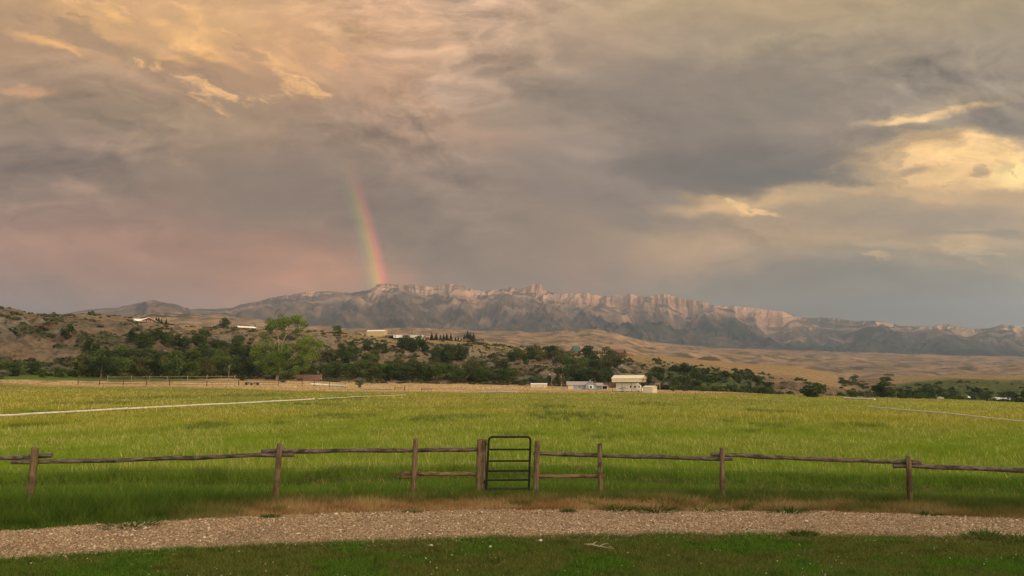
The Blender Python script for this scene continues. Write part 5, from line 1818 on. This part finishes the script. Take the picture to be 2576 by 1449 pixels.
def gable_y(root, w_, dp, h, rise, x0=0.0, y0=0.0, wall=None, roof=None, over=0.35, z0=0.0, th=0.12, wname='wall', rname='roof'):
    """ridge runs away from the viewer: gable end faces the viewer"""
    MB().prism([(x0 - w_ / 2, z0), (x0 + w_ / 2, z0), (x0 + w_ / 2, h), (x0, h + rise), (x0 - w_ / 2, h)], 'y', y0, y0 + dp).build(wname, wall, root)
    sl = rise / (w_ / 2)
    MB().prism([(x0 - w_ / 2 - over, h - over * sl + 0.02), (x0, h + rise + 0.02), (x0 + w_ / 2 + over, h - over * sl + 0.02), (x0 + w_ / 2 + over, h - over * sl + th), (x0, h + rise + th + 0.02), (x0 - w_ / 2 - over, h - over * sl + th)], 'y', y0 - over, y0 + dp + over).build(rname, roof, root)


def opening(root, x, z, w_, h, y=-0.04, name='window', mat=None, frame=True):
    o = MB().box(x, y, z, w_, 0.06, h).build(name, mat or M_glass, root)
    if frame:
        t_ = 0.09
        MB().box(x, y - 0.02, z + h / 2 + t_ / 2, w_ + 2 * t_, 0.07, t_).box(x, y - 0.02, z - h / 2 - t_ / 2, w_ + 2 * t_, 0.07, t_).box(x - w_ / 2 - t_ / 2, y - 0.02, z, t_, 0.07, h).box(x + w_ / 2 + t_ / 2, y - 0.02, z, t_, 0.07, h).build('frame', M_trim, o)
    return o


def opening_side(root, x, y, z, w_, h, name='door', mat=None):
    return MB().box(x, y, z, 0.08, w_, h).build(name, mat or M_dark, root)


# white-roofed house on the left bluff
r, k = site(371, 811, 0.35, 'bluff_house', 'low red-brown house with white roof on the left bluff edge', 'house')
gable_y(r, 30 * k, 9, 4 * k, 6.5 * k, x0=2 * k, wall=M_redbrown, roof=M_whiteroof, over=0.9)
MB().prism([(-1, 1.5 * k), (7, 1.5 * k), (7, 8 * k), (3, 8 * k)], 'x', -26 * k, -10 * k).build('side_roof', M_whiteroof, r)
MB().box(-17 * k, 3.5, 0.8 * k, 16 * k, 6, 1.6 * k).build('side_wall', M_redbrown, r)
opening(r, 2 * k, 2.6 * k, 5 * k, 2.2 * k); opening(r, -6 * k, 2.4 * k, 3 * k, 2 * k); opening(r, 10 * k, 2.4 * k, 3 * k, 2 * k)

# low shed with white roof
r, k = site(622, 829, 0.35, 'low_shed', 'long low dark shed with white roof left of the cottonwood top', 'shed')
gable_x(r, 40 * k, 6, 4.2 * k, 3.6 * k, wall=M_brown, roof=M_whiteroof, over=0.5)
opening(r, -8 * k, 2 * k, 4 * k, 2.6 * k, name='door', mat=M_dark, frame=False); opening(r, 8 * k, 2.2 * k, 3 * k, 1.5 * k)

# tan barn
r, k = site(944, 847, -0.38, 'tan_barn', 'tan metal barn with white roof and dark doorway on the bluff edge', 'barn')
gable_x(r, 46 * k, 22 * k, 13.5 * k, 3.2 * k, wall=M_tan, roof=M_whiteroof, over=0.25)
opening_side(r, -23 * k - 0.05, 9 * k, 5 * k, 6 * k, 10 * k)
MB().prism([(5 * k, 0), (16 * k, 0), (16 * k, 6 * k), (5 * k, 7.5 * k)], 'x', -34 * k, -23.1 * k).build('lean_to', M_tandark, r)
opening(r, -29 * k, 3 * k, 3.5 * k, 5.5 * k, y=5 * k - 0.04, name='lean_to_door', mat=M_dark, frame=False)

# long low brown building
r, k = site(998, 853, -0.3, 'long_low_building', 'long low dark brown building with pale flat roof right of the tan barn', 'building')
MB().box(0, 3, 4.2 * k, 58 * k, 6, 8.4 * k).build('wall', M_brown, r)
MB().box(0, 2.6, 9.2 * k, 61 * k, 8, 1.5 * k).build('roof', M_greyroof, r)
for i in range(5):
    opening(r, (-22 + i * 10) * k, 5 * k, 4 * k, 3 * k)
r, k = site(1002, 853, -0.12, 'white_trailer', 'small white trailer parked before the long brown building', 'trailer', lift=0.25)
MB().box(0, -2.0, 4.4 * k, 22 * k, 2.4, 7 * k).build('body', M_rv, r, bevel=0.2)
for s_ in (-5, 5):
    MB().tube([(s_ * k, -3.3, 0.6 * k), (s_ * k, -3.05, 0.6 * k)], 1.5 * k, 12).build('wheel', M_tyre, r)
opening(r, -6 * k, 5.5 * k, 4 * k, 2 * k, y=-3.24)
# long white building
r, k = site(1044, 855, -0.1, 'white_building', 'long white flat-roofed building behind the flag pole', 'building')
MB().box(2 * k, 3.5, 5.5 * k, 36 * k, 7, 11 * k).build('wall', M_white, r)
MB().box(2 * k, 3.4, 11.5 * k, 37 * k, 7.6, 0.9 * k).build('roof', M_whiteroof, r)
MB().prism([(0.5, 0), (6, 0), (6, 8 * k), (0.5, 6 * k)], 'x', -24 * k, -16.1 * k).build('side_wing', M_white, r)
opening(r, -6 * k, 3.5 * k, 2 * k, 4 * k, name='door', mat=M_dark); opening(r, 8 * k, 5.5 * k, 3 * k, 2.4 * k)
# red shed
r, k = site(1074, 855, 0.0, 'red_shed', 'tiny shed with a red door and white roof beside the conifer row', 'shed')
MB().prism([(0, 0), (4, 0), (4, 8.2 * k), (0, 7 * k)], 'x', -6.5 * k, 6.5 * k).build('wall', M_white, r)
MB().box(1 * k, -0.06, 3.4 * k, 9 * k, 0.1, 6.4 * k).build('door', M_red, r)
MB().prism([(-0.3, 7.1 * k), (4.3, 8.4 * k), (4.3, 8.9 * k), (-0.3, 7.6 * k)], 'x', -7.2 * k, 7.2 * k).build('roof', M_whiteroof, r)
# small brown houses
r, k = site(1172, 860, 0.3, 'brown_cabin', 'small brown house with tan roof under the tall conifers', 'house')
gable_y(r, 18 * k, 7, 5 * k, 3.5 * k, x0=3 * k, wall=M_brown, roof=M_brownroof)
MB().box(-10 * k, 2.5, 2 * k, 8 * k, 5, 4 * k).build('side_wall', M_brown, r)
opening(r, 0, 2.8 * k, 3 * k, 2 * k); opening(r, 7 * k, 2.8 * k, 2.4 * k, 2 * k)
r, k = site(1207, 864, 0.3, 'brown_house', 'flat dark brown house with a pale deck at the right end of the bluff-top row', 'house')
MB().box(0, 3, 4.5 * k, 20 * k, 6, 9 * k).build('wall', M_brown, r)
MB().prism([(-0.6, 8.8 * k), (6.6, 8.8 * k), (6.6, 9.6 * k), (3, 11 * k), (-0.6, 9.6 * k)], 'x', -11.5 * k, 11.5 * k).build('roof', M_darkroof, r)
MB().box(6 * k, -1.2, 2.2 * k, 16 * k, 2.2, 0.4 * k).build('deck', M_brown, r)
opening(r, -4 * k, 5 * k, 4 * k, 3 * k); opening(r, 4 * k, 5 * k, 4 * k, 3 * k)
r, k = site(1155, 857, 0.0, 'white_tank', 'white cylindrical tank between the conifer row and the brown house', 'tank', lift=0.35)
MB().tube([(-3.5 * k, 0, 1.6 * k), (-3.2 * k, 0, 1.6 * k), (3.2 * k, 0, 1.6 * k), (3.5 * k, 0, 1.6 * k)], [0.6 * k, 1.5 * k, 1.5 * k, 0.6 * k], 12).build('barrel', M_rv, r, smooth=True)
for s_ in (-2, 2):
    MB().box(s_ * k, 0, 0.1 * k, 0.4 * k, 2 * k, 1.0 * k).build('support', M_metalpost, r)

# flag pole and lamp pole on the bluff
def pole(x, yb, yt, rad, name, label, cat, mat, group=None, arm=0.0):
    X, Y, Z, d = hit(x, yb)
    h = (yb - yt) * d / F
    r = thing(name, (X, Y, Z - 0.1), 0, label, cat, group)
    MB().tube([(0, 0, 0), (0, 0, h * 0.5), (0, 0, h)], [rad, rad * 0.85, rad * 0.65], 8).build('shaft', mat, r, smooth=True)
    return r, h


pole(1036, 854, 828, 0.14, 'flag_pole', 'tall bare dark pole before the white building', 'pole', M_metalpost)
r, h = pole(974, 848, 828, 0.10, 'yard_light', 'thin light pole with a side arm right of the tan barn', 'light pole', M_greypole)
MB().tube([(0, 0, h * 0.97), (-0.9, 0, h)], 0.05, 6).build('arm', M_greypole, r)
MB().box(-1.0, 0, h, 0.5, 0.25, 0.16).build('lamp_head', M_trim, r)
r, h = pole(575, 956, 921, 0.13, 'utility_pole', 'pale utility pole standing before the left wood', 'utility pole', M_poleW)
MB().box(0, 0, h * 0.94, 1.4, 0.1, 0.1).build('crossarm', M_poleW, r)
r, h = pole(1318, 962, 930, 0.13, 'utility_pole', 'dark utility pole on the tan spur left of the small shed', 'utility pole', M_metalpost)
MB().box(0, 0, h * 0.94, 1.4, 0.1, 0.1).build('crossarm', M_metalpost, r)
r, h = pole(1388, 974, 942, 0.13, 'yard_light', 'pale wooden light pole left of the blue house', 'light pole', M_poleW)
MB().tube([(0, 0, h * 0.96), (-0.7, 0, h * 1.0)], 0.05, 6).build('arm', M_poleW, r)
MB().box(-0.8, 0, h, 0.5, 0.3, 0.2).build('lamp_head', M_trim, r)
X, Y, Z, d = hit(1655, 983)
k = d / F
r = thing('signpost_frame', (X, Y, Z - 0.1), 0, 'two-post wooden frame with a small plate right of the tan shed', 'frame')
for s_ in (-5, 5):
    MB().tube([(s_ * k, 0, 0), (s_ * k, 0, 20 * k)], 0.13, 8).build('post', M_greypole, r)
MB().box(0, 0, 19 * k, 12 * k, 0.12, 0.2).build('crossbar', M_greypole, r)
MB().box(0, -0.1, 17 * k, 3 * k, 0.06, 2.2 * k).build('plate', M_greyroof, r)

# green-roofed house and log house
r, k = site(1438, 889, 0.15, 'green_roof_house', 'brown house with steep green roof above the wooded slope', 'house')
MB().box(-8 * k, 3, 2.6 * k, 24 * k, 6, 5.2 * k).build('wall', M_brown, r)
MB().prism([(-0.5, 5.2 * k), (6.5, 5.2 * k), (3, 8.2 * k)], 'x', -21 * k, 4 * k).build('roof', M_brownroof, r)
gable_x(r, 17 * k, 7, 7 * k, 11 * k, x0=13 * k, y0=0.5, wall=M_brown, roof=M_greenroof, wname='tall_wall', rname='green_roof')
opening(r, -12 * k, 2.6 * k, 4 * k, 2 * k); opening(r, 13 * k, 3.6 * k, 4 * k, 2.4 * k, y=0.46)
MB().box(-1 * k, 1.5, 6.5 * k, 2.5 * k, 1, 7 * k).build('chimney', M_brown, r)
r, k = site(1471, 891, 0.05, 'white_trailer', 'long white trailer right of the green-roofed house', 'trailer', lift=0.2)
MB().box(0, 1.5, 2.7 * k, 21 * k, 2.5, 4.0 * k).build('body', M_rv, r, bevel=0.15)
for s_ in (-5, 5):
    MB().tube([(s_ * k, 0.15, 0.4 * k), (s_ * k, 0.4, 0.4 * k)], 0.9 * k, 12).build('wheel', M_tyre, r)
r, k = site(1551, 893, -0.4, 'log_house', 'reddish log house with brown roof and porch above the slope', 'house')
gable_x(r, 30 * k, 20 * k, 7 * k, 7 * k, wall=M_log, roof=M_brownroof, over=0.7)
opening(r, -8 * k, 4 * k, 3.4 * k, 2.6 * k); opening(r, 0, 4 * k, 3.4 * k, 2.6 * k); opening(r, 9 * k, 3.2 * k, 2.6 * k, 4.6 * k, name='door', mat=M_dark)
MB().prism([(2, 5.5 * k), (18 * k, 5.5 * k), (18 * k, 6.2 * k), (2, 6.2 * k)], 'x', 15.2 * k, 22 * k).build('porch_roof', M_brownroof, r)
for y_ in (2.2, 9 * k, 17 * k):
    MB().box(21 * k, y_, 2.8 * k, 0.3, 0.3, 5.4 * k).build('porch_post', M_log, r)


def heap(x, yb, w_, h_, name, label, cat, mat):
    X, Y, Z, d = hit(x, yb)
    k = d / F
    v = []; fc = []
    rings, seg = 9, 28
    for i in range(rings + 1):
        t_ = i / rings
        for j in range(seg):
            a = 2 * PI * j / seg
            nn = 1 + 0.12 * random.uniform(-1, 1) * (t_ > 0)
            v.append((math.cos(a) * w_ / 2 * k * t_ * nn, math.sin(a) * 3.5 * t_ * nn, h_ * k * (1 - t_ ** 2.6) * random.uniform(0.95, 1.05) - 0.2))
    for i in range(rings):
        for j in range(seg):
            fc.append((i * seg + j, i * seg + (j + 1) % seg, (i + 1) * seg + (j + 1) % seg, (i + 1) * seg + j))
    mb = MB(); mb.v = v; mb.f = fc
    o = mb.build(name, mat, loc=(X, Y, Z))
    return tag(o, label, cat)


heap(1584, 895, 26, 7, 'earth_heap', 'rust coloured earth heap right of the log house', 'earth heap', paint('rust_earth', (0.26, 0.135, 0.07), var=0.35, scale=1.2, rough=1))
heap(1782, 905, 60, 9, 'earth_heap', 'long dark dome-shaped heap on the golden terrace', 'earth heap', paint('dark_heap', (0.085, 0.065, 0.055), var=0.3, scale=0.8, rough=1))

# brown-roofed shed in front of the wood
r, k = site(772, 957, -0.38, 'brown_roof_shed', 'low tan shed with broad brown roof in front of the left wood', 'shed')
gable_x(r, 60 * k, 24 * k, 2.5 * k, 10.5 * k, wall=M_tan, roof=M_brownroof, over=0.7)
opening(r, 0, 1.2 * k, 6 * k, 2 * k, name='door', mat=M_dark)
for x_ in (-8, 12):
    MB().box(x_ * k, 6 * k, 9.0 * k, 0.25, 0.25, 0.9).build('vent_pipe', M_greypole, r)

# small white-topped shed
r, k = site(1356, 975, 0.0, 'white_topped_shed', 'small tan shed with white roof left of the blue house', 'shed')
MB().box(0, 2, 3.8 * k, 40 * k, 4, 7.6 * k).build('wall', M_cream, r)
MB().prism([(-0.3, 7.6 * k), (4.3, 7.6 * k), (4.3, 8.6 * k), (2, 10.8 * k), (-0.3, 8.6 * k)], 'x', -21 * k, 21 * k).build('roof', M_whiteroof, r)
for x_ in (-8, 10):
    opening(r, x_ * k, 3.2 * k, 2.2 * k, 4 * k, name='door', mat=M_tandark, frame=False)

# blue house
r, k = site(1474, 979, 0.06, 'blue_house', 'light blue house with grey roof and front gable at the field edge', 'house')
gable_x(r, 62 * k, 7.0, 10 * k, 8.0 * k, x0=-14 * k, wall=M_blue, roof=M_greyroof, over=0.4)
gable_x(r, 28 * k, 5.5, 8.5 * k, 6.2 * k, x0=28 * k, y0=0.6, wall=M_blue, roof=M_greyroof, over=0.35, wname='right_wing', rname='right_roof')
gable_y(r, 25 * k, 5.0, 11 * k, 8.5 * k, x0=11 * k, y0=-1.6, wall=M_blue, roof=M_greyroof, over=0.4, wname='gable_wall', rname='gable_roof')
MB().prism([(-2.3, 7.6 * k), (0.5, 8.6 * k), (0.5, 9.0 * k), (-2.3, 8.0 * k)], 'x', 38 * k, 54 * k).build('porch_roof', M_greyroof, r)
for x_ in (39, 53):
    MB().box(x_ * k, -2.1, 3.8 * k, 0.18, 0.18, 7.6 * k).build('porch_post', M_trim, r)
MB().box(46 * k, 0.55, 3.6 * k, 12 * k, 0.1, 6 * k).build('porch_back', M_dark, r)
bay = MB()
bx0 = 11 * k
bay.v += [(bx0 + a * k, b, z) for z in (1.2 * k, 9.2 * k) for a, b in ((-6.5, -1.62), (-4, -2.5), (4, -2.5), (6.5, -1.62))]
bay.f += [(0, 1, 5, 4), (1, 2, 6, 5), (2, 3, 7, 6), (4, 5, 6, 7), (3, 2, 1, 0), (0, 4, 7, 3)]
bo = bay.build('bay_window', M_trim, r)
MB().box(bx0, -2.53, 5.2 * k, 5.2 * k, 0.05, 5 * k).build('pane', M_glass, bo)
opening(r, -16 * k, 5.4 * k, 5.5 * k, 3.4 * k); opening(r, -4.5 * k, 5.6 * k, 3 * k, 2.6 * k); opening(r, 30 * k, 5 * k, 4 * k, 3.2 * k, y=0.55)
MB().box(-38 * k, -0.05, 4.6 * k, 13 * k, 0.1, 8.4 * k).build('garage_door', M_cream, r)
MB().box(25 * k, 3.2, 17 * k, 3 * k, 0.9, 9 * k).build('chimney', M_brown, r)
MB().tube([(11 * k, 1, 19 * k), (11 * k, 1, 23 * k)], 0.10, 7).build('vent_pipe', M_trim, r)
# pale roof of a house behind the blue one
r, k = site(1450, 962, 0.1, 'green_roof_cottage', 'cottage with pale green roof half hidden in trees behind the blue house', 'house')
gable_x(r, 70 * k, 6, 7 * k, 5 * k, wall=M_redbrown, roof=paint('pale_green_roof', (0.25, 0.33, 0.29)), over=0.4)

# open carport with motorhome
r, k = site(1577, 987, -0.20, 'open_carport', 'tall open carport with cream metal roof beside the blue house', 'carport')
wd_, dp_ = 74 * k, 7.5
gb, gt_, rs_ = 25 * k, 34 * k, 7.5 * k
MB().box(0, -0.04, (gb + gt_) / 2, wd_, 0.08, gt_ - gb).box(0, dp_ + 0.04, (gb + gt_) / 2, wd_, 0.08, gt_ - gb).build('side_skirt', M_cream, r)
MB().prism([(-0.25, gt_ - 0.05), (dp_ / 2, gt_ + rs_), (dp_ + 0.25, gt_ - 0.05), (dp_ + 0.25, gt_ + 0.06), (dp_ / 2, gt_ + rs_ + 0.12), (-0.25, gt_ + 0.06)], 'x', -wd_ / 2 - 0.2, wd_ / 2 + 0.2).build('roof', M_creamroof, r)
for s_ in (-1, 1):
    MB().prism([(0.05, gt_), (dp_ - 0.05, gt_), (dp_ / 2, gt_ + rs_ - 0.05)], 'x', s_ * wd_ / 2 - 0.04, s_ * wd_ / 2 + 0.04).build('gable_panel', M_cream, r)
for i in range(4):
    for y_ in (0.12, dp_ - 0.12):
        MB().box((-0.5 + i / 3) * (wd_ - 0.2), y_, gb / 2 - 0.2, 0.12, 0.12, gb + 0.3).build('post', M_metalpost, r)
cp = r
mh_loc = cp.matrix_world
rv = thing('motorhome', cp.location, cp.rotation_euler.z, 'white motorhome with grey swirl stripes parked under the carport', 'motorhome')
L_, Hh, Wd, y0 = 62 * k, 19.5 * k, 2.5, 2.2
zb = 3.2 * k
mb = MB().prism([(-L_ / 2, zb + 4 * k), (-L_ / 2 + 1 * k, zb), (L_ / 2 - 7 * k, zb), (L_ / 2 - 7 * k, zb + Hh - 0.4), (L_ / 2 - 8 * k, zb + Hh), (-L_ / 2 + 3 * k, zb + Hh), (-L_ / 2, zb + Hh - 2 * k)], 'y', y0, y0 + Wd)
mb.build('body', M_rv, rv, bevel=0.08)
MB().prism([(L_ / 2 - 6.9 * k, zb - 0.5 * k), (L_ / 2 + 2 * k, zb - 0.5 * k), (L_ / 2 + 2 * k, zb + 7 * k), (L_ / 2 - 1 * k, zb + 9 * k), (L_ / 2 - 3 * k, zb + 15 * k), (L_ / 2 - 6.9 * k, zb + 16 * k)], 'y', y0 + 0.1, y0 + Wd - 0.1).build('cab', M_rv, rv, bevel=0.08)
MB().box(L_ / 2 - 3.6 * k, y0 + 0.07, zb + 10.6 * k, 3.4 * k, 0.06, 4 * k).build('cab_window', M_glass, rv)
for (x_, z_, w__, h__) in ((10, 12, 3, 6), (-2, 12, 0.1, 0.1), (21, 12, 6.5, 4)):
    if w__ > 1:
        opening(rv, x_ * k - 0.5, zb + z_ * k * 0.85, w__ * k, h__ * k, y=y0 - 0.03, frame=False)
M_stripe = paint('grey_stripe', (0.22, 0.24, 0.27))
for (xa, xb_, za) in ((-26, -6, 4.5), (8, 26, 4.0), (-18, 2, 6.5)):
    pts_ = [((xa + (xb_ - xa) * i / 8) * k, y0 - 0.02, zb + (za + 1.6 * math.sin(i / 8 * 5)) * k) for i in range(9)]
    MB().tube(pts_, [0.03, 0.06, 0.10, 0.13, 0.13, 0.11, 0.09, 0.06, 0.02], 6).build('stripe', M_stripe, rv)
for x_ in (-14, -19, 25):
    w_ = MB().tube([(x_ * k, y0 + 0.02, 2.2 * k), (x_ * k, y0 + 0.32, 2.2 * k)], 2.4 * k, 14).build('wheel', M_tyre, rv)
    MB().tube([(x_ * k, y0 - 0.01, 2.2 * k), (x_ * k, y0 + 0.05, 2.2 * k)], 1.2 * k, 10).build('rim', M_greypole, w_)

# tan shed by the carport
r, k = site(1630, 989, -0.42, 'tan_metal_shed', 'small tan metal shed right beside the carport', 'shed')
gable_x(r, 24 * k, 3.2, 14.5 * k, 2.4 * k, wall=M_cream, roof=M_creamroof, over=0.12)
opening_side(r, -12 * k - 0.05, 1.6, 5.8 * k, 1.6, 11 * k, 'door', M_tandark)

# ------------------------------------------------------------------ distant fences
def rail_fence(pts, hpx, spacing, rails, mat, label, rr=0.06, pr=0.09, group='distant fences', cat='fence', gate_gap=None):
    P3 = []
    for (x, y) in pts:
        X, Y, Z, D_ = hit(x, y)
        P3.append((Vector((X, Y, Z)), D_))
    base = P3[0][0].copy()
    root = thing('rail_fence', base, 0, label, cat, group)
    tops = []
    for (a, da), (b, db) in zip(P3[:-1], P3[1:]):
        L = (b - a).length
        n_ = max(1, round(L / spacing))
        for i in range(n_ + (b is P3[-1][0])):
            q = a.lerp(b, i / n_)
            h = hpx * (da + (db - da) * i / n_) / F
            q = Vector((q.x, q.y, land_z(q.x, q.y))) - base
            hh = h * random.uniform(0.94, 1.1)
            MB().tube([q + Vector((0, 0, -0.2)), q + Vector((random.uniform(-0.04, 0.04), 0, hh))], pr * random.uniform(0.85, 1.15), 7).build('post', mat, root)
            tops.append((q, h))
    for f_ in rails:
        mb = MB()
        for (q0, h0), (q1, h1) in zip(tops[:-1], tops[1:]):
            mb.tube([q0 + Vector((0, -0.1, h0 * f_ + random.uniform(-0.05, 0.05))), q1 + Vector((0, -0.1, h1 * f_ + random.uniform(-0.05, 0.05)))], rr, 6)
        mb.build('rail', mat, root)
    return root


random.seed(5)
rail_fence([(196, 968), (250, 969), (310, 970), (368, 971), (426, 971)], 18, 8.5, (0.25, 0.5, 0.75, 0.92), M_corral, 'dark brown rail corral at the left far edge of the field', 0.075, 0.13)
rail_fence([(426, 971), (520, 972), (600, 971), (700, 972)], 14, 8.0, (0.3, 0.62, 0.92), M_corral, 'dark rail fence continuing right of the corral to the machinery', 0.06, 0.12)
rail_fence([(700, 972), (760, 973), (790, 972), (868, 977)], 15, 7.0, (0.55, 0.92), M_corral, 'thin dark fence in front of the brown-roofed shed', 0.045, 0.11)
rail_fence([(270, 962), (330, 962), (420, 961), (520, 960), (590, 960)], 14, 7.0, (0.85,), M_greypole, 'grey pole fence at the foot of the left wood behind the corral', 0.06)
rail_fence([(993, 982), (1018, 983)], 9, 5.0, (0.45, 0.85), M_corral, 'short braced fence panel on the dry strip, left one of two', 0.05)
rail_fence([(1061, 984), (1086, 985)], 9, 5.0, (0.45, 0.85), M_corral, 'short braced fence panel on the dry strip, right one of two', 0.05)
rail_fence([(1086, 986), (1250, 989), (1500, 992), (1750, 997), (2000, 1003)], 9, 11.0, (0.6, 0.9), M_greypole, 'sparse post and wire fence along the far field edge', 0.012, 0.09)

# ------------------------------------------------------------------ farm machinery and vehicles far off
X, Y, Z, d = hit(636, 969)
k = d / F
r = thing('farm_machine', (X, Y, Z), 0.15, 'grey farm machine with small wheels and a roof frame beside the rail fence', 'farm machine')
MB().box(-2 * k, 0, 4.5 * k, 30 * k, 1.8, 2.2 * k).box(-12 * k, 0, 6.8 * k, 10 * k, 1.6, 3 * k).box(8 * k, 0, 6 * k, 9 * k, 1.4, 2.4 * k).build('chassis', M_machine, r, bevel=0.08)
for (x_, rr) in ((-14, 3.0), (-2, 2.6), (12, 3.0)):
    MB().tube([(x_ * k, -1.0, rr * k), (x_ * k, -0.6, rr * k)], rr * k, 12).build('wheel', M_tyre, r)
fr_ = MB()
for x_ in (-17, -5):
    fr_.tube([(x_ * k, -0.6, 8 * k), (x_ * k, -0.6, 13 * k)], 0.05, 6)
fr_.tube([(-18 * k, -0.6, 13 * k), (-4 * k, -0.6, 13 * k)], 0.06, 6).build('roof_frame', M_machine, r)
MB().tube([(14 * k, -0.4, 5 * k), (24 * k, -0.4, 3 * k)], 0.07, 6).build('drawbar', M_machine, r)
MB().box(20 * k, -0.5, 3 * k, 3 * k, 0.8, 2 * k).build('tank', M_rv, r, bevel=0.05)


def vehicle(x, yb, lpx, hpx, label, body, rz=0.0, kind='pickup', name='parked_car'):
    X, Y, Z, d = hit(x, yb)
    k = d / F
    r = thing(name, (X, Y, Z), rz, label, 'vehicle', 'vehicles parked along the far road')
    L_, H_ = lpx * k, hpx * k
    b = [(-L_ / 2, H_ * 0.25), (L_ / 2, H_ * 0.25), (L_ / 2, H_ * 0.52), (L_ * 0.28, H_ * 0.6), (L_ * 0.14, H_), (-L_ * 0.22, H_), (-L_ * 0.28, H_ * 0.62), (-L_ / 2, H_ * 0.6)]
    MB().prism(b, 'y', -0.9, 0.9).build('body', body, r, bevel=0.06)
    MB().prism([(L_ * 0.24, H_ * 0.62), (L_ * 0.125, H_ * 0.94), (-L_ * 0.2, H_ * 0.94), (-L_ * 0.24, H_ * 0.64)], 'y', -0.93, -0.88).build('window', M_glass, r)
    for s_ in (-0.32, 0.32):
        MB().tube([(s_ * L_, -0.95, H_ * 0.2), (s_ * L_, -0.7, H_ * 0.2)], H_ * 0.2, 12).build('wheel', M_tyre, r)
    return r


r, k = site(2420, 1004, -0.1, 'white_roof_shed', 'white roofed low shed on the valley road at right', 'shed')
gable_x(r, 34 * k, 8, 3 * k, 4 * k, wall=M_greyroof, roof=M_whiteroof, over=0.3)
r, k = site(2514, 1009, -0.1, 'white_roof_shed', 'white roofed low shed near the right edge beside the dark trees', 'shed')
gable_x(r, 36 * k, 8, 3 * k, 4 * k, wall=M_greyroof, roof=M_whiteroof, over=0.3)
vehicle(2564, 1011, 18, 7, 'dark pickup parked at the right picture edge', M_dark, 0.1)
vehicle(2366, 1004, 9, 5, 'pale car on the valley road left of the white roofed shed', M_rv, 0.0)
vehicle(1928 + 6, 990, 20, 5, 'small pale vehicle in the dry grass right of the slope foot', M_greyroof, 0.0)
